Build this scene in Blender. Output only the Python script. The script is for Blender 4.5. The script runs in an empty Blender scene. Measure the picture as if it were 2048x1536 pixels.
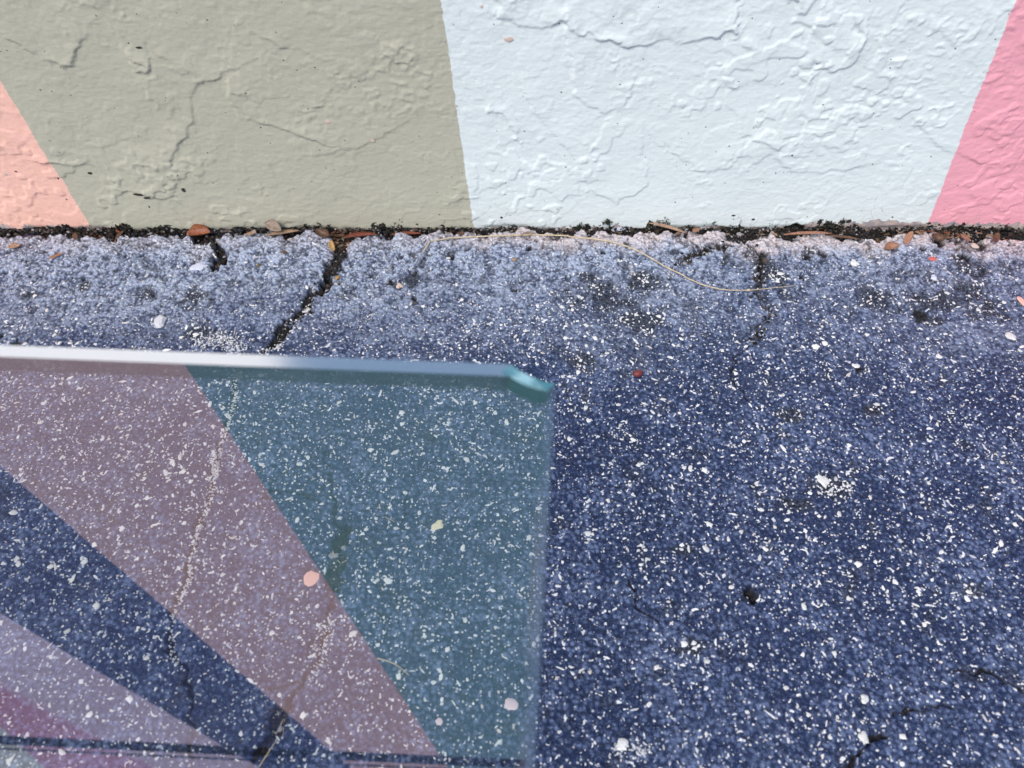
import bpy, math, random
import numpy as np
from mathutils import Vector, Matrix

random.seed(7)
rng = np.random.default_rng(11)
R = math.radians
scene = bpy.context.scene
col = scene.collection

# ---------------------------------------------------------------- camera
PITCH = 52.0
FPX = 1547.0                       # focal length in pixels of a 2048 px wide frame
CAM = np.array([0.0, -1.277, 1.10])
cam_data = bpy.data.cameras.new('camera')
cam_data.sensor_width = 36.0
cam_data.lens = 36.0 * FPX / 2048.0
cam_data.clip_start = 0.02
cam_data.clip_end = 400.0
cam_data.dof.use_dof = True
cam_data.dof.focus_distance = 1.42
cam_data.dof.aperture_fstop = 3.7
cam = bpy.data.objects.new('camera', cam_data)
col.objects.link(cam)
cam.location = CAM
cam.rotation_euler = (R(90 - PITCH), 0, 0)
scene.camera = cam

# ---------------------------------------------------------------- sky, sun, exposure
SUN_EL, SUN_AZ = 52.0, 212.0        # azimuth clockwise from +Y: in front of the wall, a little to the left
world = bpy.data.worlds.new('World')
scene.world = world
world.use_nodes = True
wn = world.node_tree
wn.nodes.clear()
sky = wn.nodes.new('ShaderNodeTexSky')
sky.sky_type = 'NISHITA'
sky.sun_disc = False
sky.sun_elevation = R(SUN_EL)
sky.sun_rotation = R(SUN_AZ)
sky.air_density = 1.0
sky.dust_density = 3.0
sky.ozone_density = 1.0
bg = wn.nodes.new('ShaderNodeBackground')
bg.inputs['Strength'].default_value = 0.12
wo = wn.nodes.new('ShaderNodeOutputWorld')
wn.links.new(sky.outputs[0], bg.inputs[0])
wn.links.new(bg.outputs[0], wo.inputs[0])

sd = bpy.data.lights.new('sun', 'SUN')
sd.energy = 1.5
sd.angle = R(20)
sd.color = (1.0, 0.96, 0.9)
sun = bpy.data.objects.new('sun', sd)
col.objects.link(sun)
sx, sy, sz = (math.sin(R(SUN_AZ)) * math.cos(R(SUN_EL)), math.cos(R(SUN_AZ)) * math.cos(R(SUN_EL)), math.sin(R(SUN_EL)))
sun.rotation_euler = Vector((sx, sy, sz)).to_track_quat('Z', 'Y').to_euler()
sun.location = (sx * 20, sy * 20, sz * 20)

vs = scene.view_settings
scene.display_settings.display_device = 'sRGB'
vs.view_transform = 'Standard'
vs.look = 'None'
vs.gamma = 1.0
vs.use_curve_mapping = False
vs.exposure = 0.45
scene.cycles.max_bounces = 6
scene.cycles.diffuse_bounces = 2
scene.cycles.glossy_bounces = 3
scene.cycles.transparent_max_bounces = 16
scene.cycles.sample_clamp_indirect = 6.0

# ---------------------------------------------------------------- geometry helpers
_P = R(PITCH)
_FW = np.array([0, math.cos(_P), -math.sin(_P)])
_UP = np.array([0, math.sin(_P), math.cos(_P)])

def ray(x, y):
    return _FW + np.array([(x - 1024) / FPX, 0, 0]) - _UP * ((y - 768) / FPX)

def on_z(x, y, z=0.0):
    """the place at height z that the photograph shows at (x, y)"""
    d = ray(x, y)
    return CAM + d * (z - CAM[2]) / d[2]

def on_wall(x, y):
    d = ray(x, y)
    return CAM + d * (-CAM[1]) / d[1]

def scale_at(p):
    """metres per photograph pixel at a place"""
    return float((np.asarray(p) - CAM) @ _FW) / FPX

GZ = 0.60                            # top of the glass
def mirrored(x, y):
    """place on the wall that the glass reflects at (x, y)"""
    g = on_z(x, y, GZ)
    d = ray(x, y)
    d[2] = -d[2]
    return g + d * (-g[1]) / d[1]

_TAB = {}
def vnoise(x, y, seed=0):
    """smooth value noise in -1..1"""
    if seed not in _TAB:
        _TAB[seed] = np.random.default_rng(1000 + seed).uniform(-1, 1, (256, 256)).astype(np.float32)
    T = _TAB[seed]
    xi = np.floor(x).astype(np.int64); yi = np.floor(y).astype(np.int64)
    fx = x - xi; fy = y - yi
    fx = fx * fx * fx * (fx * (fx * 6 - 15) + 10)
    fy = fy * fy * fy * (fy * (fy * 6 - 15) + 10)
    x0 = xi & 255; x1 = (xi + 1) & 255; y0 = yi & 255; y1 = (yi + 1) & 255
    a = T[x0, y0]; b = T[x1, y0]; c = T[x0, y1]; d = T[x1, y1]
    return (a + (b - a) * fx) * (1 - fy) + (c + (d - c) * fx) * fy

def fbm(x, y, seed=0, octv=4, gain=0.5):
    s = 0; a = 1.0; t = 0
    for k in range(octv):
        s = s + a * vnoise(x * 2 ** k + 17.3 * k, y * 2 ** k - 9.1 * k, seed + k)
        t += a; a *= gain
    return s / t

def sstep(a, b, v):
    t = np.clip((v - a) / (b - a), 0, 1)
    return t * t * (3 - 2 * t)

def voro(x, y, seed=0):
    """distance to the nearest jittered lattice point, second distance, and a random number per cell"""
    if ('v', seed) not in _TAB:
        rj = np.random.default_rng(5000 + seed)
        _TAB[('v', seed)] = (rj.uniform(0.05, 0.95, (128, 128)), rj.uniform(0.05, 0.95, (128, 128)), rj.uniform(0, 1, (128, 128)))
    JX, JY, RR = _TAB[('v', seed)]
    xi = np.floor(x).astype(np.int64); yi = np.floor(y).astype(np.int64)
    f1 = np.full(x.shape, 9.0); f2 = np.full(x.shape, 9.0); rr = np.zeros(x.shape)
    for i in (-1, 0, 1):
        for j in (-1, 0, 1):
            cx = xi + i; cy = yi + j
            a = cx & 127; b = cy & 127
            d = (cx + JX[a, b] - x) ** 2 + (cy + JY[a, b] - y) ** 2
            near = d < f1
            f2 = np.where(near, f1, np.minimum(f2, d))
            rr = np.where(near, RR[a, b], rr)
            f1 = np.where(near, d, f1)
    return np.sqrt(f1), np.sqrt(f2), rr

def poly_dist(x, y, pts):
    """unsigned distance to a polyline, side (+1 left of travel), and length parameter 0..1"""
    pts = np.asarray(pts, float)
    best = np.full(x.shape, 1e9); side = np.zeros(x.shape); par = np.zeros(x.shape)
    L = np.r_[0, np.cumsum(np.hypot(*np.diff(pts, axis=0).T))]
    for k in range(len(pts) - 1):
        ax, ay = pts[k]; bx, by = pts[k + 1]
        dx, dy = bx - ax, by - ay
        ll = dx * dx + dy * dy + 1e-12
        t = np.clip(((x - ax) * dx + (y - ay) * dy) / ll, 0, 1)
        d = np.hypot(x - ax - t * dx, y - ay - t * dy)
        n = d < best
        best = np.where(n, d, best)
        side = np.where(n, np.sign(dx * (y - ay) - dy * (x - ax)), side)
        par = np.where(n, (L[k] + t * (L[k + 1] - L[k])) / L[-1], par)
    return best, side, par

def mesh_np(name, verts, faces, mat, parent=None, smooth=True, attr=None, link=True):
    """mesh object out of numpy arrays; faces (n,3) or (n,4)"""
    me = bpy.data.meshes.new(name)
    verts = np.asarray(verts, np.float32); faces = np.asarray(faces, np.int32)
    k = faces.shape[1]
    me.vertices.add(len(verts)); me.vertices.foreach_set('co', verts.ravel())
    me.loops.add(faces.size); me.loops.foreach_set('vertex_index', faces.ravel())
    me.polygons.add(len(faces))
    me.polygons.foreach_set('loop_start', np.arange(len(faces), dtype=np.int32) * k)
    try:
        me.polygons.foreach_set('loop_total', np.full(len(faces), k, np.int32))
    except Exception:
        pass
    me.polygons.foreach_set('use_smooth', np.full(len(faces), smooth))
    if attr:
        for an, arr in attr.items():
            a = me.attributes.new(an, 'FLOAT_COLOR', 'POINT')
            a.data.foreach_set('color', np.asarray(arr, np.float32).ravel())
    me.update(calc_edges=True)
    me.validate()
    if mat: me.materials.append(mat)
    o = bpy.data.objects.new(name, me)
    if link: col.objects.link(o)
    if parent: o.parent = parent
    return o

def mesh_py(name, verts, faces, mat, parent=None, smooth=True):
    me = bpy.data.meshes.new(name)
    me.from_pydata([tuple(map(float, v)) for v in verts], [], faces)
    me.polygons.foreach_set('use_smooth', [smooth] * len(me.polygons))
    me.update()
    me.materials.append(mat)
    o = bpy.data.objects.new(name, me); col.objects.link(o)
    if parent: o.parent = parent
    return o

def empty(name, loc=(0, 0, 0)):
    o = bpy.data.objects.new(name, None); col.objects.link(o)
    o.location = loc; o.empty_display_size = 0.05
    return o

def tag(o, label=None, cat=None, group=None, kind=None):
    if label: o['label'] = label
    if cat: o['category'] = cat
    if group: o['group'] = group
    if kind: o['kind'] = kind
    return o

def grid(xs, ys):
    nx, ny = len(xs), len(ys)
    X, Y = np.meshgrid(xs, ys)
    i = np.arange(nx * ny).reshape(ny, nx)
    F = np.stack([i[:-1, :-1], i[:-1, 1:], i[1:, 1:], i[1:, :-1]], -1).reshape(-1, 4)
    return X.ravel(), Y.ravel(), F

# ---------------------------------------------------------------- material helpers
class NT:
    def __init__(s, name, dims='3D'):
        s.dims = dims
        s.m = bpy.data.materials.new(name); s.m.use_nodes = True
        s.t = s.m.node_tree; s.t.nodes.clear()
        s.out = s.n('ShaderNodeOutputMaterial')
    def n(s, typ, **kw):
        nd = s.t.nodes.new(typ)
        for k, v in kw.items(): setattr(nd, k, v)
        return nd
    def set(s, sock, v):
        if hasattr(v, 'is_output') or isinstance(v, bpy.types.NodeSocket): s.t.links.new(v, sock)
        else: sock.default_value = v
    def math(s, op, a, b=0.0, c=None, clamp=False):
        nd = s.n('ShaderNodeMath', operation=op, use_clamp=clamp)
        s.set(nd.inputs[0], a); s.set(nd.inputs[1], b)
        if c is not None: s.set(nd.inputs[2], c)
        return nd.outputs[0]
    def mix(s, f, a, b, mode='MIX'):
        nd = s.n('ShaderNodeMix', data_type='RGBA', blend_type=mode)
        s.set(nd.inputs[0], f); s.set(nd.inputs[6], col4(a)); s.set(nd.inputs[7], col4(b))
        return nd.outputs[2]
    def ramp(s, v, a, b, lo=0.0, hi=1.0):
        nd = s.n('ShaderNodeMapRange', interpolation_type='SMOOTHSTEP')
        s.set(nd.inputs[0], v); s.set(nd.inputs[1], a); s.set(nd.inputs[2], b); s.set(nd.inputs[3], lo); s.set(nd.inputs[4], hi)
        return nd.outputs[0]
    def noise(s, vec, scale, detail=3.0, rough=0.5, dist=0.0):
        nd = s.n('ShaderNodeTexNoise', noise_dimensions=s.dims)
        s.set(nd.inputs['Vector'], vec); nd.inputs['Scale'].default_value = scale
        nd.inputs['Detail'].default_value = detail; nd.inputs['Roughness'].default_value = rough
        nd.inputs['Distortion'].default_value = dist
        return nd.outputs[0]
    def voro(s, vec, scale, feature='F1', rand=1.0):
        nd = s.n('ShaderNodeTexVoronoi', feature=feature, voronoi_dimensions=s.dims)
        s.set(nd.inputs['Vector'], vec); nd.inputs['Scale'].default_value = scale
        nd.inputs['Randomness'].default_value = rand
        return nd
    def vmap(s, vec, scale=(1, 1, 1), loc=(0, 0, 0)):
        nd = s.n('ShaderNodeMapping')
        s.set(nd.inputs[0], vec); nd.inputs['Scale'].default_value = scale; nd.inputs['Location'].default_value = loc
        return nd.outputs[0]
    def bump(s, h, strength, dist, normal=None):
        nd = s.n('ShaderNodeBump'); nd.inputs['Strength'].default_value = strength; nd.inputs['Distance'].default_value = dist
        s.set(nd.inputs['Height'], h)
        if normal is not None: s.set(nd.inputs['Normal'], normal)
        return nd.outputs[0]
    def bsdf(s, color, rough=0.5, normal=None, spec=0.5, **kw):
        nd = s.n('ShaderNodeBsdfPrincipled')
        s.set(nd.inputs['Base Color'], col4(color)); s.set(nd.inputs['Roughness'], rough)
        nd.inputs['Specular IOR Level'].default_value = spec
        if normal is not None: s.set(nd.inputs['Normal'], normal)
        for k, v in kw.items(): s.set(nd.inputs[k], v)
        s.t.links.new(nd.outputs[0], s.out.inputs[0])
        return nd

def col4(c):
    return (*c, 1.0) if isinstance(c, (tuple, list)) and len(c) == 3 else c

def simple(name, a, b=None, rough=0.6, scale=200.0, bump=0.3, bd=0.0005, spec=0.4, rnd=0.0):
    """two-tone mottled material"""
    s = NT(name)
    co = s.n('ShaderNodeTexCoord').outputs['Object']
    n = s.noise(co, scale, 4, 0.6)
    c = s.mix(s.ramp(n, 0.35, 0.65), a, b or tuple(v * 0.6 for v in a))
    if rnd:
        oi = s.n('ShaderNodeObjectInfo').outputs['Random']
        hsv = s.n('ShaderNodeHueSaturation')
        s.set(hsv.inputs['Color'], c); s.set(hsv.inputs['Value'], s.math('MULTIPLY_ADD', oi, rnd, 1.0 - rnd / 2))
        c = hsv.outputs[0]
    s.bsdf(c, rough, s.bump(n, bump, bd), spec)
    return s.m

# ---------------------------------------------------------------- mural wall
# Everything on the wall is measured as (x, z); lines below divide the fields of paint.
def wall_line(p, q, f=on_wall):
    a, b = f(*p), f(*q)
    return (a[0], a[2]), (b[0], b[2])

OLIVE = (0.49, 0.485, 0.395)
WHITE = (0.745, 0.825, 0.835)
PINK = (0.88, 0.41, 0.49)
PEACH = (0.92, 0.56, 0.47)
PEACH_UP = (0.86, 0.60, 0.62)
NAVY = (0.07, 0.09, 0.20)
LILAC = (0.86, 0.72, 0.90)
MAGENTA = (0.80, 0.42, 0.60)
TEAL = (0.22, 0.42, 0.47)
GREYBLUE = (0.22, 0.33, 0.48)

def make_wall_material():
    s = NT('mural_stucco_paint', '2D')
    pos = s.n('ShaderNodeNewGeometry').outputs['Position']
    sep = s.n('ShaderNodeSeparateXYZ'); s.set(sep.inputs[0], pos)
    X, Z = sep.outputs[0], sep.outputs[2]
    cmb = s.n('ShaderNodeCombineXYZ'); s.set(cmb.inputs[0], X); s.set(cmb.inputs[1], Z)
    pos = cmb.outputs[0]
    jit = s.math('SUBTRACT', s.noise(pos, 55, 4, 0.7), 0.5)
    jit2 = s.math('SUBTRACT', s.noise(pos, 9, 2, 0.5), 0.5)
    def left_of(line, jamp=0.009, soft=0.0008):
        (x0, z0), (x1, z1) = line
        dx, dz = x1 - x0, z1 - z0
        L = math.hypot(dx, dz)
        nx, nz = -dz / L, dx / L
        d = s.math('ADD', s.math('MULTIPLY', X, nx), s.math('MULTIPLY_ADD', Z, nz, -(x0 * nx + z0 * nz)))
        d = s.math('ADD', d, s.math('MULTIPLY', jit, jamp))
        d = s.math('ADD', d, s.math('MULTIPLY', jit2, 0.004))
        return s.ramp(d, -soft, soft)
    # low fields: travel upwards so that "left" is -x
    c = s.mix(left_of(wall_line((948, 460), (882, 0))), WHITE, OLIVE)
    c = s.mix(left_of(wall_line((180, 450), (0, 160))), c, PEACH)
    c = s.mix(left_of(wall_line((1850, 460), (2030, 0))), PINK, c)
    # field at chest height
    mid = s.mix(left_of(((-0.38, 0.7), (-0.58, 1.5))), GREYBLUE, (0.95, 0.96, 0.97))
    c = s.mix(s.ramp(Z, 0.779, 0.781), c, mid)
    # high fields
    up = s.mix(left_of(wall_line((370, 730), (880, 1510), mirrored)), TEAL, PEACH_UP)
    up = s.mix(left_of(wall_line((92, 1011), (660, 1500), mirrored)), up, NAVY)
    up = s.mix(left_of(wall_line((0, 1226), (441, 1489), mirrored)), up, LILAC)
    up = s.mix(left_of(wall_line((0, 1370), (250, 1505), mirrored), 0.2, 0.06), up, MAGENTA)
    up = s.mix(left_of(wall_line((0, 1452), (88, 1534), mirrored)), up, (0.82, 0.88, 0.86))
    for (p0, p1, hw) in (((0, 1480), (1043, 1528), 9.0), ((0, 1497), (1043, 1545), 2.0)):      # two dark painted bands
        above = left_of(wall_line((p0[0], p0[1] - hw), (p1[0], p1[1] - hw), mirrored), 0.02, 0.01)
        below = left_of(wall_line((p0[0], p0[1] + hw), (p1[0], p1[1] + hw), mirrored), 0.02, 0.01)
        up = s.mix(s.math('MULTIPLY', above, s.math('SUBTRACT', 1.0, below)), up, (0.012, 0.014, 0.02))
    c = s.mix(s.ramp(Z, 1.379, 1.381), c, up)
    # faint unevenness of the paint film
    n1 = s.noise(pos, 6, 4, 0.6)
    c = s.mix(s.ramp(n1, 0.35, 0.7, 0.0, 0.10), c, s.mix(1.0, c, (0.85, 0.9, 0.86), 'MULTIPLY'))
    # dirt specks
    vs_ = s.voro(s.vmap(pos, (1, 1, 1)), 42)
    spk = s.math('LESS_THAN', vs_.outputs['Distance'], s.math('MULTIPLY', s.ramp(s.noise(pos, 150, 2), 0.45, 0.62), 0.075))
    spk = s.math('MULTIPLY', spk, s.math('GREATER_THAN', s.noise(pos, 23, 1), 0.62))
    c = s.mix(s.math('MULTIPLY', spk, 0.8), c, (0.10, 0.08, 0.07))
    # hairline cracks in the film low on the wall
    warp = s.n('ShaderNodeMix', data_type='VECTOR'); 
    nz = s.n('ShaderNodeTexNoise', noise_dimensions='2D'); s.set(nz.inputs['Vector'], pos); nz.inputs['Scale'].default_value = 60
    s.set(warp.inputs[0], 0.02); s.set(warp.inputs[4], pos); s.set(warp.inputs[5], nz.outputs['Color'])
    ve = s.voro(warp.outputs[1], 34, 'DISTANCE_TO_EDGE')
    crk = s.math('LESS_THAN', ve.outputs['Distance'], 0.022)
    crk = s.math('MULTIPLY', crk, s.ramp(s.math('ADD', s.noise(pos, 7, 2), s.math('MULTIPLY', Z, -2.3)), 0.50, 0.56))
    c = s.mix(s.math('MULTIPLY', crk, 0.42), c, (0.28, 0.30, 0.28))
    # peeled foot of the wall: bare plaster, then grime and algae
    zn = s.math('ADD', Z, s.math('MULTIPLY', s.math('SUBTRACT', s.noise(pos, 26, 5, 0.7), 0.5), 0.055))
    right = s.math('MAXIMUM', s.math('MULTIPLY', s.ramp(X, 0.52, 0.66), 1.9), s.math('MAXIMUM', s.ramp(X, -0.76, -0.86), s.ramp(X, -0.2, 0.3, 0.2, 0.7)))
    low = s.noise(s.vmap(pos, (1, 0.2, 1)), 5.5, 3, 0.6)
    peel = s.ramp(zn, s.math('MULTIPLY_ADD', right, 0.012, -0.001), s.math('MULTIPLY_ADD', right, 0.012, 0.0), 1.0, 0.0)
    c = s.mix(peel, c, s.mix(s.ramp(s.noise(pos, 80, 3), 0.4, 0.6), (0.52, 0.42, 0.38), (0.36, 0.33, 0.35)))
    zn2 = s.math('ADD', Z, s.math('MULTIPLY', s.math('SUBTRACT', s.noise(s.vmap(pos, (1, 1, 1), (3, 7, 1)), 26, 5, 0.75), 0.5), 0.115))
    zn2 = s.math('ADD', zn2, s.math('MULTIPLY_ADD', low, -0.11, 0.055))
    gr = s.ramp(zn2, 0.0005, 0.005, 1.0, 0.0)
    c = s.mix(gr, c, s.mix(s.ramp(s.noise(pos, 140, 4), 0.42, 0.62), (0.012, 0.013, 0.012), (0.06, 0.058, 0.05)))
    # fine roller texture
    hor = s.noise(s.vmap(pos, (85, 190, 1)), 1.0, 3, 0.6)
    fin = s.noise(pos, 420, 3, 0.6)
    h = s.math('ADD', s.math('MULTIPLY', hor, 0.8), s.math('MULTIPLY', fin, 0.45))
    s.bsdf(c, s.math('MULTIPLY_ADD', gr, 0.4, 0.42), s.bump(h, 0.42, 0.0015), 0.0)
    return s.m

# ridges of the trowelled plaster: photograph points, raised side ('l' or 'r' of travel), height mm, fade width m
RIDGES = [
    ([(985, -20), (1000, 35), (1040, 52), (1085, 56), (1122, 48), (1180, 72), (1250, 92), (1330, 84), (1400, 80), (1470, 62), (1480, 10), (1478, -20)], 'l', 3.4, 0.05),
    ([(1580, -10), (1592, 22), (1612, 22), (1625, 5)], 'l', 2.6, 0.02),
    ([(1616, 70), (1605, 92), (1612, 110), (1637, 128), (1628, 142), (1660, 142), (1700, 134), (1716, 112), (1724, 80)], 'l', 2.8, 0.03),
    ([(1704, -10), (1706, 30), (1716, 52), (1722, 70), (1708, 92)], 'l', 2.6, 0.02),
    ([(1758, 80), (1752, 110), (1754, 150), (1764, 156)], 'l', 2.2, 0.02),
    ([(1138, 90), (1142, 130), (1150, 190), (1178, 214), (1216, 228), (1246, 214), (1256, 190)], 'l', 2.4, 0.045),
    ([(1450, 90), (1444, 140), (1454, 165), (1450, 205), (1478, 236), (1488, 272), (1520, 285), (1556, 298), (1562, 322), (1586, 348), (1620, 346), (1690, 338)], 'l', 2.0, 0.03),
    ([(1486, 272), (1484, 300), (1468, 330), (1455, 342), (1420, 344), (1396, 342), (1350, 308)], 'r', 1.6, 0.03),
    ([(1844, 258), (1856, 276), (1905, 305), (1940, 314), (1956, 326), (2060, 334)], 'l', 2.4, 0.03),
    ([(1932, 392), (1950, 400), (1978, 398), (2000, 385)], 'l', 1.4, 0.02),
    ([(957, 178), (972, 200), (978, 222), (1000, 232), (1018, 250), (1030, 272)], 'l', 2.4, 0.02),
    ([(1050, 190), (1066, 222), (1080, 240)], 'l', 1.4, 0.02),
    ([(1136, 300), (1160, 330), (1166, 360), (1195, 392), (1232, 408), (1270, 388), (1298, 365), (1290, 310)], 'l', 1.8, 0.04),
    ([(760, 90), (762, 108), (790, 124), (812, 124), (832, 112), (822, 96), (800, 88), (770, 86)], 'l', 2.4, 0.016),
    ([(452, -10), (480, 38), (505, 68), (530, 80), (560, 92), (585, 100)], 'l', 2.2, 0.03),
    ([(470, 60), (462, 120), (478, 150), (492, 172)], 'l', 2.0, 0.02),
    ([(455, 170), (462, 205), (500, 240), (545, 250), (575, 260), (622, 276)], 'l', 2.6, 0.03),
    ([(480, 190), (520, 205), (545, 200)], 'l', 1.8, 0.02),
    ([(180, 0), (215, 45), (238, 80), (246, 105), (266, 118)], 'l', 2.2, 0.025),
    ([(318, 108), (340, 128), (362, 140)], 'l', 2.0, 0.02),
    ([(60, 100), (90, 116), (128, 134), (146, 130), (156, 108)], 'l', 3.0, 0.022),
    ([(262, 118), (266, 140), (290, 150), (302, 142), (300, 130)], 'l', 3.0, 0.014),
    ([(100, 325), (150, 332), (196, 334), (212, 362), (246, 382), (300, 388), (345, 398), (350, 372), (348, 330), (346, 300), (372, 280), (388, 250), (386, 190), (396, 168), (414, 160)], 'l', 3.0, 0.045),
    ([(296, 190), (318, 230), (334, 250)], 'l', 1.8, 0.02),
    ([(650, 308), (690, 302), (740, 285), (786, 258)], 'l', 1.6, 0.025),
    ([(690, 310), (720, 340), (760, 368)], 'r', 1.4, 0.02),
    ([(895, 110), (905, 140), (912, 150)], 'l', 1.6, 0.015),
    ([(620, 15), (640, 40), (655, 60)], 'r', 1.4, 0.02),
    ([(1640, 265), (1600, 270), (1560, 290)], 'r', 1.0, 0.02),
    ([(1585, -10), (1590, 40), (1620, 60)], 'l', 1.8, 0.02),
]

def wall_height(x, z):
    """how far the plaster stands proud of the wall plane, metres"""
    wx = x + 0.006 * vnoise(x * 60, z * 60, 31) + 0.002 * vnoise(x * 200, z * 200, 33)
    wz = z + 0.006 * vnoise(x * 60, z * 60, 32) + 0.002 * vnoise(x * 200, z * 200, 34)
    h = 0.0028 * fbm(x * 4, z * 4, 1, 3)
    mask = sstep(-0.15, 0.35, fbm(x * 3.1 + 5, z * 3.1, 2, 2))
    n = fbm((x + 0.5 * (wx - x)) * 5.5, (z + 0.5 * (wz - z)) * 6.5, 3, 3, 0.42)
    for t, a in ((-0.25, 0.9), (0.05, 1.0), (0.3, 1.0)):
        h = h + 0.001 * a * (0.25 + 0.75 * mask) * sstep(t - 0.02, t + 0.035, n)
    # blobs of mortar
    f1, f2, rr = voro(wx * 34 + 0.5 * vnoise(x * 90, z * 90, 35), wz * 46 + 0.5 * vnoise(x * 90, z * 90, 36), 1)
    bl = sstep(0.25 + 0.55 * rr, 0.08, f1) * (rr > 0.58)
    bm = sstep(0.02, 0.55, fbm(x * 6 + 2, z * 6 + 8, 9, 4, 0.6))
    h = h + 0.0017 * bl * bm
    f1, f2, rr = voro(wx * 18 + 0.6 * vnoise(x * 50, z * 50, 38), wz * 22 + 0.6 * vnoise(x * 50, z * 50, 39), 7)
    h = h + 0.0018 * sstep(0.2 + 0.5 * rr, 0.1 + 0.4 * rr, f1) * (rr > 0.62) * (0.3 + 0.7 * mask)
    f1, f2, rr = voro(wx * 95, wz * 120, 2)
    h = h + 0.0008 * sstep(0.6, 0.1, f1) * (rr > 0.72) * (0.3 + bm)
    # horizontal wrinkles
    h = h + 0.00055 * fbm(x * 50, z * 110, 5, 3) * (0.6 + 0.4 * vnoise(x * 5, z * 5, 8))
    h = h + 0.0004 * fbm(x * 140, z * 200, 6, 2)
    for pts, s, mm, w in RIDGES:
        P = [(on_wall(*p)[0], on_wall(*p)[2]) for p in pts]
        P = np.array(P)
        lo, hi = P.min(0) - 4 * w, P.max(0) + 4 * w
        m = (x > lo[0]) & (x < hi[0]) & (z > lo[1]) & (z < hi[1])
        if not m.any(): continue
        d, sd_, _ = poly_dist(wx[m], wz[m], P)
        sg = d * sd_ * (1 if s == 'l' else -1)
        e = sstep(-0.0022, 0.0038, sg) * np.exp(-np.maximum(sg, 0) / (1.5 * w)) * (0.75 + 0.5 * vnoise(wx[m] * 22, wz[m] * 22, 37))
        h[m] += 0.0013 * mm * e
    return h

wall_mat = make_wall_material()
wall = empty('mural_wall', (0, 0, 0))
tag(wall, 'rough stuccoed mural wall painted in grey green, white, pink and peach fields', 'wall')
fx = np.arange(-1.25, 1.2501, 0.0025)
wxs = np.r_[np.linspace(-9, -1.28, 26), fx, np.linspace(1.28, 9, 26)]
fz = np.arange(-0.05, 0.55, 0.0025)
wzs = np.r_[fz, np.linspace(0.58, 9.0, 60)]
X, Z, F = grid(wxs, wzs)
H = wall_height(X, Z)
fade = sstep(1.27, 1.22, np.abs(X)) * sstep(0.57, 0.54, Z)
H = H * fade
H -= 0.004 * sstep(0.012, -0.004, Z + 0.012 * fbm(X * 14, Z * 14, 44, 3))      # rounded, chipped foot
wall_face = mesh_np('plaster_face', np.stack([X, -H, Z], -1), F, wall_mat, wall)
back = mesh_py('wall_core', [(a, b, c) for a in (-9, 9) for b in (0.02, 0.25) for c in (-0.05, 9.0)],
               [(0, 1, 3, 2), (4, 6, 7, 5), (0, 4, 5, 1), (2, 3, 7, 6), (1, 5, 7, 3), (0, 2, 6, 4)],
               simple('concrete_core', (0.4, 0.4, 0.38)), wall, False)

def wall_pt(x, y, out=0.0):
    p = on_wall(x, y)
    p[1] = -float(wall_height(np.array([p[0]]), np.array([p[2]]))[0]) - out
    return p

# ---------------------------------------------------------------- ground: painted asphalt
def gpts(pts):
    return [tuple(on_z(*p)[:2]) for p in pts]

CRACKS = [   # photograph points, half width m (start, end), depth m, grit filled
    (gpts([(690, 478), (684, 505), (672, 525), (664, 548), (654, 570)]), 0.020, 0.016, 0.012),
    (gpts([(654, 568), (636, 585), (618, 608), (596, 632), (570, 655), (545, 690)]), 0.017, 0.010, 0.011),
    (gpts([(545, 690), (500, 722), (468, 760), (470, 800), (452, 860), (432, 920), (424, 990), (392, 1075), (372, 1180), (350, 1225)]), 0.005, 0.006, 0.006),
    (gpts([(350, 1225), (338, 1275), (345, 1310), (370, 1345), (384, 1400), (378, 1440), (390, 1500), (385, 1560)]), 0.004, 0.0025, 0.006),
    (gpts([(650, 900), (655, 935), (664, 975), (668, 1020), (678, 1075)]), 0.001, 0.003, 0.004),
    (gpts([(680, 1072), (678, 1110), (670, 1150), (672, 1190)]), 0.013, 0.009, 0.010),
    (gpts([(668, 1185), (660, 1230), (648, 1280), (630, 1330), (600, 1362), (575, 1410), (560, 1450), (530, 1495), (505, 1540), (490, 1580)]), 0.004, 0.005, 0.007),
    (gpts([(600, 1362), (560, 1370), (540, 1378)]), 0.002, 0.001, 0.003),
    (gpts([(560, 1425), (552, 1470)]), 0.010, 0.006, 0.010),
    (gpts([(1470, 478), (1498, 500), (1522, 520), (1518, 560), (1512, 590), (1524, 612), (1542, 628), (1528, 645), (1520, 662), (1508, 690)]), 0.008, 0.0008, 0.012),
    (gpts([(1508, 690), (1470, 715), (1465, 760), (1500, 800)]), 0.0012, 0.0006, 0.003),
    (gpts([(408, 470), (430, 492), (446, 512), (444, 528), (432, 536)]), 0.010, 0.014, 0.014),
    (gpts([(1905, 1345), (1965, 1343), (1990, 1352), (2018, 1372), (2060, 1395)]), 0.0015, 0.0018, 0.005),
    (gpts([(1780, 1430), (1880, 1415), (1905, 1415)]), 0.0008, 0.0010, 0.003),
    (gpts([(1770, 1475), (1738, 1484), (1712, 1515), (1690, 1545)]), 0.004, 0.003, 0.006),
    (gpts([(1358, 532), (1385, 520), (1420, 508), (1450, 498)]), 0.003, 0.006, 0.008),
    (gpts([(640, 1250), (618, 1310)]), 0.002, 0.002, 0.004),
    (gpts([(1260, 1165), (1275, 1215), (1310, 1240)]), 0.002, 0.001, 0.004),
    (gpts([(815, 990), (812, 1030), (800, 1050)]), 0.0008, 0.0008, 0.002),
    (gpts([(540, 1000), (530, 980), (600, 985), (645, 1000)]), 0.0006, 0.0006, 0.002),
]
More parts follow.
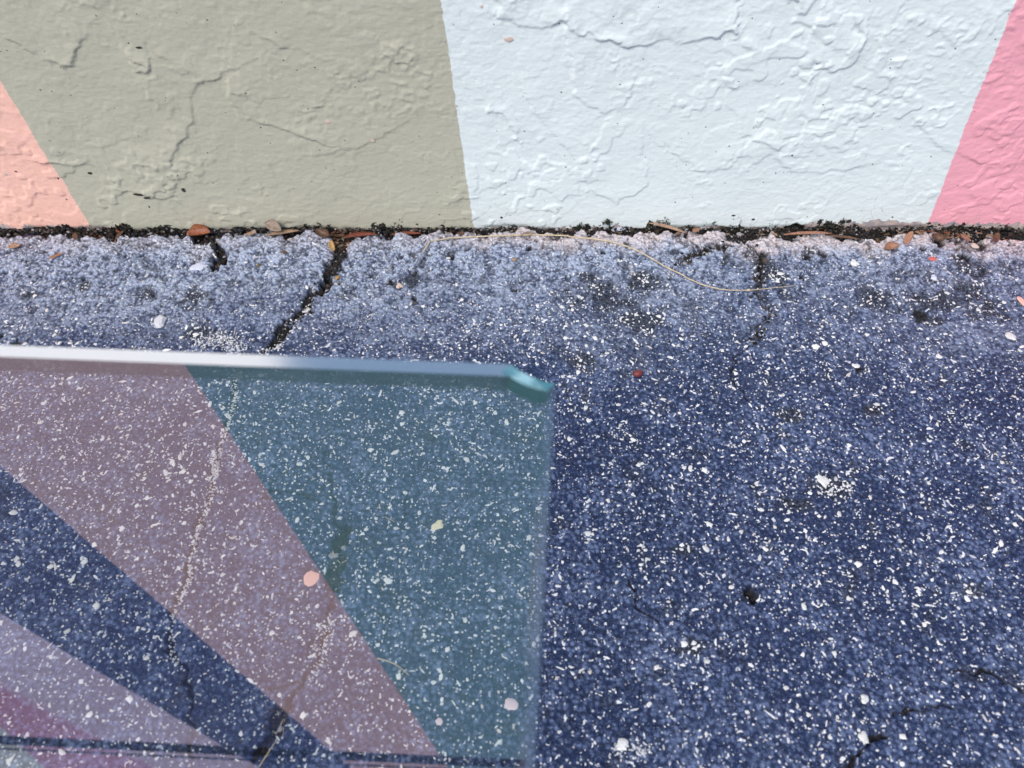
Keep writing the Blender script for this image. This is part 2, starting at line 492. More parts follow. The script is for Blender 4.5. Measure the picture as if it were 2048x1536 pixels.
PITS = [  # photograph point, radius px, depth m  (paint and stone gone)
    ((1502, 1186), 16, 0.016), ((1720, 740), 8, 0.006), ((30, 690), 12, 0.006), ((0, 672), 10, 0.01), ((1600, 560), 10, 0.007),
    ((1640, 515), 11, 0.008), ((1610, 520), 8, 0.006), ((1840, 630), 16, 0.006), ((1955, 495), 16, 0.012), ((1875, 490), 14, 0.014),
    ((1845, 505), 9, 0.008), ((2000, 480), 14, 0.012), ((1925, 520), 10, 0.008), ((905, 520), 7, 0.005), ((1030, 585), 8, 0.005),
    ((1060, 505), 8, 0.006), ((1205, 515), 8, 0.006), ((780, 570), 7, 0.004), ((800, 575), 6, 0.004), ((830, 550), 9, 0.005), ((830, 600), 6, 0.004),
]
BARE = [  # worn-through patches: photograph centre, half sizes in px
    ((388, 600), (40, 24)), ((300, 590), (26, 14)), ((395, 665), (36, 20)), ((1210, 595), (75, 32)), ((1290, 570), (40, 26)),
    ((1760, 602), (55, 28)), ((1860, 608), (60, 24)), ((1935, 590), (50, 40)), ((1975, 625), (45, 20)), ((1535, 545), (40, 34)),
    ((1660, 975), (42, 34)), ((1860, 640), (26, 12)), ((1930, 540), (40, 22)), ((1500, 1185), (22, 16)), ((1280, 645), (60, 30)),
    ((820, 565), (40, 12)), ((60, 590), (30, 14)), ((170, 580), (20, 12)), ((1590, 1010), (40, 20)), ((1180, 560), (30, 14)), ((1170, 720), (40, 24)),
    ((1375, 1300), (40, 20)), ((1580, 830), (40, 16)), ((1740, 820), (50, 16)), ((1940, 1180), (30, 18)), ((1370, 1100), (30, 18)),
]

def gap_edge(x):
    """how far from the wall the asphalt stops"""
    e = 0.030 + 0.021 * fbm(x * 9, x * 0 + 3.3, 51, 3) + 0.009 * vnoise(x * 34, x * 0 + 1.7, 52) + 0.003 * vnoise(x * 120, x * 0 + 2.7, 53)
    e = e + 0.022 * np.exp(-((x - on_z(690, 480)[0]) / 0.03) ** 2) + 0.018 * np.exp(-((x - on_z(415, 480)[0]) / 0.03) ** 2)
    e = e - 0.012 * np.exp(-((x - on_z(1080, 480)[0]) / 0.12) ** 2) + 0.020 * np.exp(-((x - on_z(1480, 490)[0]) / 0.035) ** 2)
    e = e + 0.012 * np.exp(-((x - on_z(1920, 490)[0]) / 0.07) ** 2)
    return np.maximum(e, 0.009)

def ground_fields(x, y):
    """height of the asphalt and its wear: soil, dust, bare, peach"""
    v = -y
    warp = 0.004 * vnoise(x * 90, y * 90, 61) + 0.0018 * vnoise(x * 260, y * 260, 62)
    warp2 = 0.004 * vnoise(x * 90, y * 90, 63) + 0.0018 * vnoise(x * 260, y * 260, 64)
    xw, yw = x + warp, y + warp2
    near = sstep(0.32, 0.05, v + 0.03 * vnoise(x * 7, y * 7, 60))
    far = sstep(1.6, 1.3, v) * sstep(1.40, 1.25, np.abs(x))
    h = 0.010 * sstep(0.30, 0.07, v) + 0.003 * fbm(x * 5, y * 5, 65, 3)
    f1, f2, rr = voro(x * 92, y * 92, 3)                      # buried stones under the paint
    lump = np.sqrt(np.clip(1 - (f1 / 0.72) ** 2, 0, 1)) * (0.35 + 0.65 * rr)
    f1b, f2b, rb = voro(xw * 190, yw * 190, 4)
    lump2 = np.clip(1 - (f1b / 0.7) ** 2, 0, 1) * rb
    rough = 1.0 + 1.1 * near
    h = h + far * rough * (0.0022 * lump + 0.0011 * lump2 + 0.0016 * fbm(x * 42, y * 42, 66, 3))
    pit = sstep(0.45, 0.62, fbm(xw * 50, yw * 50, 67, 3)) * near
    h = h - 0.004 * pit * far
    fp = sstep(0.26, 0.42, fbm(xw * 120, yw * 120, 79, 2)) * (0.35 + 0.65 * near)
    h = h - 0.0016 * fp * far
    soil = np.maximum(0.85 * pit, 0.6 * fp) * far
    relief = np.clip(0.55 * lump + 0.3 * lump2 + 0.4 * fbm(x * 42, y * 42, 66, 3) + 0.12, 0, 1)  # drives the colour: rubbed tops pale, hollows dark, painting in relief shading
    for pts, w0, w1, dep in CRACKS:
        P = np.asarray(pts); m = (x > P[:, 0].min() - .05) & (x < P[:, 0].max() + .05) & (y > P[:, 1].min() - .05) & (y < P[:, 1].max() + .05)
        if not m.any(): continue
        J = min(1.0, 0.25 + max(w0, w1) / 0.016)
        d, _, t = poly_dist(xw[m] + J * 0.008 * vnoise(x[m] * 38, y[m] * 38, 81) + J * 0.004 * vnoise(x[m] * 120, y[m] * 120, 83), yw[m] + J * 0.008 * vnoise(x[m] * 38, y[m] * 38, 82) + J * 0.004 * vnoise(x[m] * 120, y[m] * 120, 84), P)
        w = (w0 + (w1 - w0) * t) * (0.85 + 0.55 * vnoise(x[m] * 70, y[m] * 70, 68))
        w = np.maximum(w, 0.0017)
        k = sstep(w * 1.25, w * 0.55, d)
        h[m] -= dep * k
        soil = soil if isinstance(soil, np.ndarray) else np.zeros_like(x)
        soil[m] = np.maximum(soil[m], sstep(w * 1.15, w * 0.75, d))
    if not isinstance(soil, np.ndarray): soil = np.zeros_like(x)
    for (c, r, dep) in PITS:
        g = on_z(*c); s_ = scale_at(g)
        d = np.hypot((xw - g[0]) / (r * s_), (yw - g[1]) / (r * s_ * 1.25))
        k = sstep(1.1, 0.6, d + 0.35 * vnoise(x * 160, y * 160, 69))
        h = h - dep * k
        soil = np.maximum(soil, k)
    bare = np.zeros_like(x)
    for (c, hs) in BARE:
        g = on_z(*c); s_ = scale_at(g)
        a = hs[0] * s_; b = hs[1] * s_ / math.sin(math.atan2(CAM[2], g[1] - CAM[1]))
        d = np.hypot((x - g[0]) / a, (y - g[1]) / b)
        bare = np.maximum(bare, sstep(1.15, 0.35, d + 0.75 * fbm(x * 46, y * 46, 70, 3)))
    bare = np.maximum(bare, 0.8 * sstep(0.30, 0.42, fbm(xw * 26 + 3, yw * 26, 77, 4)) * sstep(0.5, 0.1, v) * sstep(-0.2, 0.4, x))
    bare = np.maximum(bare, 0.55 * sstep(0.40, 0.52, fbm(xw * 30 + 9, yw * 30, 78, 4)))
    h = h - 0.0012 * bare * far
    # chalky, dusty strip beside the wall, plus the wall's reflection painted as pale colour
    dust_sheen = sstep(0.46, 0.04, v + 0.10 * fbm(x * 6, y * 9, 71, 3) + 0.03 * fbm(x * 60, y * 60, 72, 2)) * (1 - 0.35 * sstep(-0.1, 0.6, x) * sstep(0.06, 0.12, v))
    e = gap_edge(x)
    peach = sstep(0.070, 0.010, v - e + 0.022 * fbm(x * 30, y * 30, 73, 3)) * (0.35 + 0.65 * sstep(-0.25, 0.0, x))
    # crevice along the wall
    g = sstep(e + 0.004, e - 0.004, v + 0.004 * vnoise(x * 150, y * 150, 74) + 0.010 * vnoise(x * 55, y * 55, 76))
    floor = -0.006 + 0.004 * fbm(x * 40, y * 40, 75, 3)
    h = h * (1 - g) + floor * g
    soil = np.maximum(soil, g)
    return h, soil, dust_sheen, bare, peach, relief

def gh(x, y):
    a = np.atleast_1d(np.asarray(x, float)); b = np.atleast_1d(np.asarray(y, float))
    return ground_fields(a.copy(), b.copy())[0]

def gpt(x, y, lift=0.0):
    p = on_z(x, y, 0.008 if y < 620 else 0.0)
    p[2] = float(gh(p[0], p[1])[0]) + lift
    return p

def make_ground_material():
    s = NT('blue_painted_asphalt', '2D')
    pos = s.n('ShaderNodeNewGeometry').outputs['Position']
    at = s.n('ShaderNodeAttribute', attribute_name='wear')
    sp = s.n('ShaderNodeSeparateColor'); s.set(sp.inputs[0], at.outputs['Color'])
    soil, dust_sheen, bare = sp.outputs[0], sp.outputs[1], sp.outputs[2]
    peach = at.outputs['Alpha']
    rub_shade = s.n('ShaderNodeAttribute', attribute_name='rub_shade').outputs['Fac']
    big = s.noise(pos, 6.5, 3, 0.62)
    med = s.noise(pos, 55, 3, 0.7)
    fin = s.noise(pos, 190, 3, 0.7)
    f2 = s.noise(s.vmap(pos, (1, 1, 1), (4, 2, 0)), 480, 2, 0.7)
    gv = s.voro(pos, 125)                                   # grains of stone under the paint film
    gc = s.n('ShaderNodeSeparateColor'); s.set(gc.inputs[0], gv.outputs['Color'])
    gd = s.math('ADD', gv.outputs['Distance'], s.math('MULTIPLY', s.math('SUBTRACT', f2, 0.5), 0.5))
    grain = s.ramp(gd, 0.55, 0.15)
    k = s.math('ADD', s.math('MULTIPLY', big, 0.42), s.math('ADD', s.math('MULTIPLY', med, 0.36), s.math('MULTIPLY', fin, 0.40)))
    k = s.math('ADD', k, s.math('MULTIPLY', rub_shade, 0.24))  # relief shading painted in along with the rubbed tops
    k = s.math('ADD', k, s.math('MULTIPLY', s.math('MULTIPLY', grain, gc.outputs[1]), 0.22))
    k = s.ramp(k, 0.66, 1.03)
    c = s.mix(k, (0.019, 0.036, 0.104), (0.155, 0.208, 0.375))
    c = s.mix(s.ramp(gd, 0.42, 0.66, 0.0, 0.50), c, (0.008, 0.017, 0.052))  # hollows between grains darkened: shade painted into the colour
    c = s.mix(s.ramp(s.math('ADD', s.math('MULTIPLY', fin, 0.7), s.math('MULTIPLY', f2, 0.6)), 0.74, 0.86, 0.0, 0.5), c, (0.28, 0.33, 0.50))
    # chalk and dust by the wall, the wall's pale reflection painted in too
    dk = s.math('MULTIPLY', dust_sheen, s.ramp(s.math('ADD', s.math('MULTIPLY', rub_shade, 0.5), s.math('ADD', s.math('MULTIPLY', med, 0.6), s.math('ADD', s.math('MULTIPLY', fin, 0.8), s.math('MULTIPLY', grain, 0.25)))), 0.74, 1.25, 0.16, 1.0))
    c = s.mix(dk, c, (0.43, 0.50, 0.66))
    pk = s.math('MULTIPLY', peach, s.ramp(fin, 0.35, 0.6, 0.3, 1.0))
    c = s.mix(pk, c, (0.68, 0.58, 0.57))
    # worn through: black binder with pale grains
    bb = s.mix(s.ramp(fin, 0.45, 0.62), (0.014, 0.017, 0.028), (0.07, 0.085, 0.13))
    c = s.mix(s.math('MULTIPLY', bare, s.ramp(f2, 0.3, 0.5, 0.45, 1.0)), c, bb)
    # pin-prick wear showing the stone
    v1 = s.voro(pos, 210)
    sc_ = s.n('ShaderNodeSeparateColor'); s.set(sc_.inputs[0], v1.outputs['Color'])
    thr = s.math('MULTIPLY', s.ramp(sc_.outputs[0], 0.74, 1.0), 0.36)
    dist = s.math('ADD', v1.outputs['Distance'], s.math('MULTIPLY', s.math('SUBTRACT', f2, 0.5), 0.55))
    dots = s.math('LESS_THAN', dist, thr)
    wsum = dots
    wsum = s.math('MULTIPLY', wsum, s.math('SUBTRACT', 1.0, s.math('MULTIPLY', soil, 0.9)))
    c = s.mix(s.math('MULTIPLY', wsum, 0.85), c, (0.66, 0.68, 0.72))
    # soil in the cracks
    sc = s.mix(s.ramp(fin, 0.42, 0.62), (0.007, 0.007, 0.009), (0.028, 0.025, 0.026))
    c = s.mix(s.math('MULTIPLY', soil, 0.97), c, sc)
    bh = s.math('ADD', s.math('MULTIPLY', fin, 0.8), s.math('ADD', s.math('MULTIPLY', f2, 0.5), s.math('MULTIPLY', grain, 0.55)))
    ro = s.math('ADD', s.math('MULTIPLY_ADD', soil, 0.3, 0.48), s.math('MULTIPLY', dust_sheen, 0.15))
    s.bsdf(c, ro, s.bump(bh, 0.9, 0.0030), 0.22)
    return s.m

ground_mat = make_ground_material()
gx = np.r_[np.linspace(-60, -1.35, 14), np.arange(-1.24, 1.2401, 0.0021), np.linspace(1.35, 60, 14)]
gy = np.r_[np.linspace(-60, -1.5, 14), np.arange(-1.32, 0.0121, 0.0021)]
X, Y, F = grid(gx, gy)
h, soil, dust_sheen, bare, peach, relief = ground_fields(X.copy(), Y.copy())
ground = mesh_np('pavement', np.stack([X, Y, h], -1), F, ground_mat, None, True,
                 {'wear': np.stack([soil, dust_sheen, bare, peach], -1), 'rub_shade': np.stack([relief] * 4, -1)})
tag(ground, 'blue painted asphalt pavement speckled with worn white stones', 'pavement', kind='structure')

# ---------------------------------------------------------------- exposed stones in the pavement
def stone_mat(name, c, attr=False, spread=0.25):
    s = NT(name)
    co = s.n('ShaderNodeNewGeometry').outputs['Position']
    n = s.noise(co, 300, 3, 0.6)
    if attr:
        base = s.n('ShaderNodeAttribute', attribute_name='tint').outputs['Color']
    else:
        oi = s.n('ShaderNodeObjectInfo').outputs['Random']
        base = s.mix(oi, c, tuple(v * (1 - spread) for v in c))
    cc = s.mix(s.ramp(n, 0.35, 0.62, 0.0, 0.35), base, s.mix(1.0, base, (0.62, 0.64, 0.72), 'MULTIPLY'))
    s.bsdf(cc, 0.55, s.bump(n, 0.4, 0.0006), 0.4)
    return s.m

flake_mat = stone_mat('white_stone_flakes', (0.8, 0.8, 0.8), True)
chip_mat = stone_mat('white_stone', (0.86, 0.86, 0.85))

def flake_shape(kind, r, g):
    """outline (n,2) of a chip of stone, unit-free about the origin"""
    if kind == 'arc':
        n = 5
        span = g.uniform(0.9, 2.4); a0 = g.uniform(0, 6.28)
        t = np.linspace(a0, a0 + span, n)
        wd = g.uniform(0.16, 0.34) * r * np.sin(np.linspace(0.35, math.pi - 0.35, n))
        R_ = r * g.uniform(0.95, 1.2) * (1 + g.uniform(-0.1, 0.1, n))
        o = np.c_[np.cos(t) * (R_ + wd), np.sin(t) * (R_ + wd)]
        i = np.c_[np.cos(t) * (R_ - wd), np.sin(t) * (R_ - wd)][::-1]
        p = np.r_[o, i]
        return p - p.mean(0)
    n = int(g.integers(6, 11))
    t = np.sort((np.arange(n) + g.uniform(-0.38, 0.38, n)) / n * 2 * math.pi)
    rad = r * g.uniform(0.55, 1.25, n)
    el = g.uniform(1.0, 2.3) if kind == 'chip' else g.uniform(2.4, 4.5)
    p = np.c_[np.cos(t) * rad * math.sqrt(el), np.sin(t) * rad / math.sqrt(el)]
    a = g.uniform(0, math.pi)
    c, s = math.cos(a), math.sin(a)
    return p @ np.array([[c, s], [-s, c]])

def add_flakes(cx, cy, rr, kinds, lift, g, arc_ok=True):
    V = []; Fc = []; T = []; base = 0
    hz = gh(cx, cy)
    for k in range(len(cx)):
        p = flake_shape(kinds[k], rr[k], g)
        n = len(p)
        ztop = hz[k] + lift[k]
        tilt = g.normal(0, 0.10, 2)
        low = np.c_[p[:, 0] + cx[k], p[:, 1] + cy[k], np.full(n, ztop - 0.0022)]
        q = p * (0.86 if kinds[k] != 'arc' else 0.97)
        top = np.c_[q[:, 0] + cx[k], q[:, 1] + cy[k], ztop + q @ tilt + g.uniform(-0.0001, 0.0001, n)]
        V.append(low); V.append(top)
        idx = np.arange(n); nx = np.roll(idx, -1)
        Fc.append(np.c_[base + idx, base + nx, base + n + nx]); Fc.append(np.c_[base + idx, base + n + nx, base + n + idx])
        if kinds[k] == 'arc':
            m = n // 2
            for j in range(m - 1):
                a, b, c, d = j, j + 1, n - 2 - j, n - 1 - j
                Fc.append(np.array([[base + n + a, base + n + b, base + n + c], [base + n + a, base + n + c, base + n + d]]))
            vn = 2 * n
        else:
            V.append(np.array([[cx[k], cy[k], ztop + 0.00012 + 0.05 * rr[k]]]))
            Fc.append(np.c_[base + n + idx, base + n + nx, np.full(n, base + 2 * n)])
            vn = 2 * n + 1
        u = g.uniform()
        if u < 0.80: tint = np.array([0.86, 0.87, 0.89]) * g.uniform(0.78, 1.0)
        elif u < 0.90: tint = np.array([0.80, 0.74, 0.70]) * g.uniform(0.8, 1.0)
        else: tint = np.array([0.40, 0.44, 0.58]) * g.uniform(0.7, 1.2)
        T.append(np.tile(np.r_[tint, 1.0], (vn, 1)))
        base += vn
    return np.concatenate(V), np.concatenate(Fc), np.concatenate(T)

def in_view(x, y, m=60):
    d = np.stack([x - CAM[0], y - CAM[1], np.zeros_like(x) - CAM[2]], -1)
    w = d @ _FW
    u = 1024 + FPX * d[:, 0] / w; v_ = 768 - FPX * (d @ _UP) / w
    return (u > -m) & (u < 2048 + m) & (v_ > -m) & (v_ < 1536 + m), u, v_

N = 27000
cx = rng.uniform(-1.22, 1.22, N); cy = rng.uniform(-1.30, -0.035, N)
vis, U, Vv = in_view(cx, cy, 110)
h, so, du, ba, pe, _ = ground_fields(cx.copy(), cy.copy())
dens = 0.60 + 0.40 * fbm(cx * 22, cy * 22, 90, 3) + 0.3 * fbm(cx * 3, cy * 3, 91, 2)
dens = dens * (1 - 0.10 * sstep(0.35, 0.06, -cy)) + 0.5 * ba
keep = vis & (so < 0.3) & (rng.uniform(0, 1, N) < dens)
cx, cy, du, ba = cx[keep], cy[keep], du[keep], ba[keep]
n = len(cx)
rad = np.exp(rng.normal(math.log(0.00185), 0.40, n))
rad = np.clip(rad, 0.0010, 0.0058) * (1 - 0.25 * (du > 0.5)) * (1 + 0.25 * (ba > 0.5))
kinds = np.where(rng.uniform(0, 1, n) < 0.10, 'arc', np.where(rng.uniform(0, 1, n) < 0.22, 'sliver', 'chip'))
rad = np.where(kinds == 'arc', rad * 1.7, rad)
# the largest ones are separate stones
big = np.argsort(-np.where(kinds == 'chip', rad, 0))[:240]
small = np.setdiff1d(np.arange(n), big)
lift = rng.uniform(0.0004, 0.0015, n)
V_, F_, T_ = add_flakes(cx[small], cy[small], rad[small], kinds[small], lift[small], rng)
o = mesh_np('exposed_stones', V_, F_, flake_mat, ground, False, {'tint': T_})
tag(o, kind='stuff')

def pebble_mesh(name, g, flat=0.4, seg=9, rings=3, facet=0.16, mat=None):
    """irregular stone about 1 unit in radius, resting on z=0"""
    V = [(0, 0, 0.98 * flat)]; Fs = []
    prof = [(0.62, 0.86), (1.0, 0.30), (0.86, -0.25)]
    jr = g.uniform(1 - facet * 2, 1 + facet, seg)
    for (r, z) in prof:
        for k in range(seg):
            a = 2 * math.pi * (k + g.uniform(-.2, .2)) / seg
            q = r * jr[k] * g.uniform(0.94, 1.06)
            V.append((math.cos(a) * q, math.sin(a) * q, (z + g.uniform(-.06, .06)) * flat))
    for k in range(seg):
        Fs.append((0, 1 + k, 1 + (k + 1) % seg))
    for r in range(2):
        for k in range(seg):
            a = 1 + r * seg + k; b = 1 + r * seg + (k + 1) % seg
            Fs.append((a, a + seg, b + seg, b))
    me = bpy.data.meshes.new(name)
    me.from_pydata(V, [], Fs); me.update()
    me.polygons.foreach_set('use_smooth', [False] * len(me.polygons))
    if mat: me.materials.append(mat)
    return me

stone_protos = [pebble_mesh('stone', rng, 0.35, int(rng.integers(6, 9)), facet=0.26, mat=chip_mat) for _ in range(14)]
hz = gh(cx[big], cy[big])
for j, k in enumerate(big):
    so_ = bpy.data.objects.new('stone', stone_protos[j % 14])
    col.objects.link(so_); so_.parent = ground
    e = random.uniform(1.0, 1.7)
    so_.location = (cx[k], cy[k], hz[j] + 0.0002)
    r0 = rad[k] * 1.08
    so_.scale = (r0 * e ** .5, r0 / e ** .5, r0 * 0.9)
    so_.rotation_euler = (random.uniform(-.12, .12), random.uniform(-.12, .12), random.uniform(0, 6.28))

# ---------------------------------------------------------------- grit, soil, litter (uncountable)
ICO = None
def ico():
    global ICO
    if ICO is None:
        t = (1 + 5 ** .5) / 2
        v = np.array([(-1, t, 0), (1, t, 0), (-1, -t, 0), (1, -t, 0), (0, -1, t), (0, 1, t), (0, -1, -t), (0, 1, -t), (t, 0, -1), (t, 0, 1), (-t, 0, -1), (-t, 0, 1)], float)
        v /= np.linalg.norm(v[0])
        f = np.array([(0, 11, 5), (0, 5, 1), (0, 1, 7), (0, 7, 10), (0, 10, 11), (1, 5, 9), (5, 11, 4), (11, 10, 2), (10, 7, 6), (7, 1, 8), (3, 9, 4), (3, 4, 2), (3, 2, 6), (3, 6, 8), (3, 8, 9), (4, 9, 5), (2, 4, 11), (6, 2, 10), (8, 6, 7), (9, 8, 1)])
        ICO = (v, f)
    return ICO

def crumbs(P, rads, tints, g, squash=0.7):
    v, f = ico()
    V = []; Fc = []; T = []
    for k in range(len(P)):
        q = v * g.uniform(0.65, 1.2, (12, 1)) * rads[k] * np.array([g.uniform(.7, 1.4), g.uniform(.7, 1.2), squash])
        a = g.uniform(0, 6.28); c, s = math.cos(a), math.sin(a)
        q = q @ np.array([[c, s, 0], [-s, c, 0], [0, 0, 1]])
        V.append(q + P[k]); Fc.append(f + 12 * k); T.append(np.tile(np.r_[tints[k], 1.0], (12, 1)))
    return np.concatenate(V), np.concatenate(Fc), np.concatenate(T)

def along(pts, n, spread, g):
    pts = np.asarray(pts); L = np.r_[0, np.cumsum(np.hypot(*np.diff(pts, axis=0).T))]
    t = g.uniform(0, L[-1], n)
    return np.interp(t, L, pts[:, 0]) + g.normal(0, spread, n), np.interp(t, L, pts[:, 1]) + g.normal(0, spread, n)

grit_mat = stone_mat('pale_grit', (0.7, 0.7, 0.7), True)
GX = []; GY = []; GR = []
for pts, n_, sp in ((CRACKS[2][0], 640, 0.0040), (CRACKS[3][0][:4], 50, 0.003), (gpts([(395, 690), (420, 682), (450, 676), (470, 690), (480, 700)]), 330, 0.011),
                    (gpts([(655, 1250), (648, 1280), (630, 1330)]), 110, 0.007), (gpts([(560, 690), (545, 695)]), 60, 0.008), (CRACKS[5][0], 14, 0.004),
                    (gpts([(432, 905), (430, 935), (426, 960)]), 110, 0.004), (CRACKS[1][0], 22, 0.005),
                    (gpts([(1625, 985), (1660, 975), (1690, 965), (1665, 1000)]), 46, 0.010), (gpts([(1245, 1495), (1275, 1508), (1300, 1505)]), 60, 0.008)):
    a, b = along(pts, n_, sp, rng)
    GX.append(a); GY.append(b); GR.append(np.exp(rng.normal(math.log(0.0022 if n_ == 46 else 0.0015), 0.3, n_)))
GX = np.concatenate(GX); GY = np.concatenate(GY); GR = np.concatenate(GR)
P = np.stack([GX, GY, gh(GX, GY) + GR * 0.5 + 0.001], -1)
tn = np.array([0.74, 0.75, 0.80]) * rng.uniform(0.65, 1.1, (len(P), 1))
V_, F_, T_ = crumbs(P, GR, tn, rng)
o = mesh_np('grit', V_, F_, grit_mat, None, False, {'tint': np.clip(T_, 0, 1)})
tag(o, 'pale loose grit gathered along the cracks in the pavement', 'grit', kind='stuff')

def soil_mat():
    s = NT('dark_soil_crumbs')
    base = s.n('ShaderNodeAttribute', attribute_name='tint').outputs['Color']
    s.bsdf(base, 0.9, None, 0.2)
    return s.m
n_ = 7000
a = rng.uniform(-1.3, 1.3, n_)
b = -rng.uniform(0.0, 1.0, n_) ** 1.1 * (gap_edge(a) + 0.003)
rr_ = np.exp(rng.normal(math.log(0.0019), 0.42, n_))
zz = -0.005 + 0.010 * np.clip(1 - (-b) / 0.022, 0, 1) + rng.uniform(0, 0.005, n_)
P = np.stack([a, b - 0.002, zz], -1)
a2 = []; b2 = []
for k in (0, 1, 5, 8, 9, 11, 15):
    q = along(CRACKS[k][0], 170, 0.006, rng); a2.append(q[0]); b2.append(q[1])
a2 = np.concatenate(a2); b2 = np.concatenate(b2)
P = np.concatenate([P, np.stack([a2, b2, gh(a2, b2) + 0.0008], -1)])
rr_ = np.r_[rr_, np.exp(rng.normal(math.log(0.0024), 0.40, len(a2)))]
pal = np.array([(0.012, 0.012, 0.013), (0.022, 0.019, 0.017), (0.045, 0.036, 0.028), (0.03, 0.034, 0.045), (0.09, 0.07, 0.06), (0.30, 0.29, 0.30)])
tn = pal[rng.choice(6, len(P), p=[.30, .22, .18, .10, .10, .10])]
V_, F_, T_ = crumbs(P, rr_, tn, rng)
o = mesh_np('soil_crumbs', V_, F_, soil_mat(), None, False, {'tint': T_})
tag(o, 'dark crumbly soil filling the crevice between wall and pavement', 'soil', kind='stuff')

# small shreds of dead leaf
n_ = 260
a = np.r_[rng.uniform(-1.3, 1.3, 120), rng.normal(on_z(1900, 495)[0], 0.05, 80), rng.normal(on_z(685, 480)[0], 0.02, 60)]
b = -rng.uniform(0.0, 1.15, n_) * (gap_edge(a) + 0.002)
V = []; Fq = []; T = []
pal = np.array([(0.16, 0.085, 0.05), (0.10, 0.055, 0.035), (0.26, 0.17, 0.11), (0.20, 0.07, 0.04), (0.22, 0.17, 0.13), (0.05, 0.03, 0.025)])
gz_ = np.maximum(gh(a, b), -0.003) + rng.uniform(0.001, 0.007, n_)
for k in range(n_):
    L = rng.uniform(0.003, 0.011); W = L * rng.uniform(0.15, 0.5); ang = rng.uniform(0, 6.28); tl = rng.normal(0, 0.5, 2)
    q = np.array([(-L, 0, 0), (-.3 * L, -W, .15 * W), (.5 * L, -.7 * W, .2 * W), (L, 0, 0), (.4 * L, W, .3 * W), (-.4 * L, .8 * W, .2 * W)])
    c, s = math.cos(ang), math.sin(ang)
    q = q @ np.array([[c, s, 0], [-s, c, 0], [0, 0, 1]])
    q[:, 2] += np.abs(q[:, 0] * tl[0] * .5 + q[:, 1] * tl[1] * .5)
    V.append(np.r_[q, q - [0, 0, 0.0003]] + [a[k], b[k], gz_[k]])
    B = 12 * k
    for w in (0, 6):
        Fq += [(B + w + 0, B + w + 1, B + w + 2, B + w + 5), (B + w + 5, B + w + 2, B + w + 3, B + w + 4)]
    for j in range(6): Fq.append((B + j, B + (j + 1) % 6, B + 6 + (j + 1) % 6, B + 6 + j))
    T.append(np.tile(np.r_[pal[rng.integers(6)], 1.0], (12, 1)))
litter = mesh_np('leaf_litter', np.concatenate(V), np.array(Fq), soil_mat(), None, False, {'tint': np.concatenate(T)})
tag(litter, 'brown shreds of dead leaves lying in the crevice at the foot of the wall', 'leaf litter', kind='stuff')

# ---------------------------------------------------------------- moss clumps at the foot of the wall
moss_mat = simple('black_green_moss', (0.012, 0.014, 0.011), (0.035, 0.040, 0.028), 0.95, 500, 0.5)
def moss(px, py, w, hgt, label, n=260):
    p = wall_pt(px, py)
    s_ = scale_at(p); w *= s_; hgt *= s_
    V = []; Fm = []
    for k in range(n):
        a = random.gauss(0, 0.42) * w; z = abs(random.gauss(0, 0.45)) * hgt
        if abs(a) / w > 1 or z > hgt * (1.15 - abs(a) / w): continue
        bx = p[0] + a; bz = p[2] + z - hgt * 0.5; by = p[1] - random.uniform(0, 0.006)
        L = random.uniform(0.0015, 0.0045)
        d = Vector((random.gauss(0, 1), random.gauss(-0.8, .6), random.gauss(0.6, 1))).normalized() * L
        sd_ = d.orthogonal().normalized() * L * random.uniform(.25, .5); sv = d.cross(sd_).normalized() * L * .3
        B = len(V); b0 = Vector((bx, by, bz))
        V += [b0 + sd_, b0 - sd_ * .5 + sv, b0 - sd_ * .5 - sv, b0 + d]
        Fm += [(B, B + 1, B + 3), (B + 1, B + 2, B + 3), (B + 2, B, B + 3), (B, B + 2, B + 1)]
    o = mesh_py('moss_clump', V, Fm, moss_mat, None, False)
    tag(o, label, 'moss', 'dark moss growing along the foot of the wall')
moss(1328, 447, 22, 34, 'tallest black moss tuft, on the white paint near the middle of the wall foot', 320)
moss(1372, 455, 16, 22, 'small black moss tuft just right of the tallest tuft')
moss(1160, 452, 13, 26, 'narrow brownish black moss tuft on the white field near its left part')
moss(1460, 460, 70, 26, 'broad black moss cushion along the foot of the white field', 700)
moss(1625, 466, 38, 22, 'black moss cushion ending at a patch of bare plaster left of the pink field', 420)
moss(1215, 441, 10, 14, 'round dark moss dot on the white paint above the crevice', 150)
moss(790, 462, 60, 12, 'thin dark moss line below the grey green paint near its white neighbour', 360)
moss(520, 462, 60, 14, 'dark moss strip behind the tan leaves below the grey green paint', 360)
moss(190, 464, 50, 14, 'dark moss strip below the corner of the peach field', 300)
moss(1685, 440, 8, 11, 'small ragged black moss fleck on the lower white paint left of the pink field', 120)
moss(1950, 468, 60, 12, 'dark moss strip under the pink field', 300)

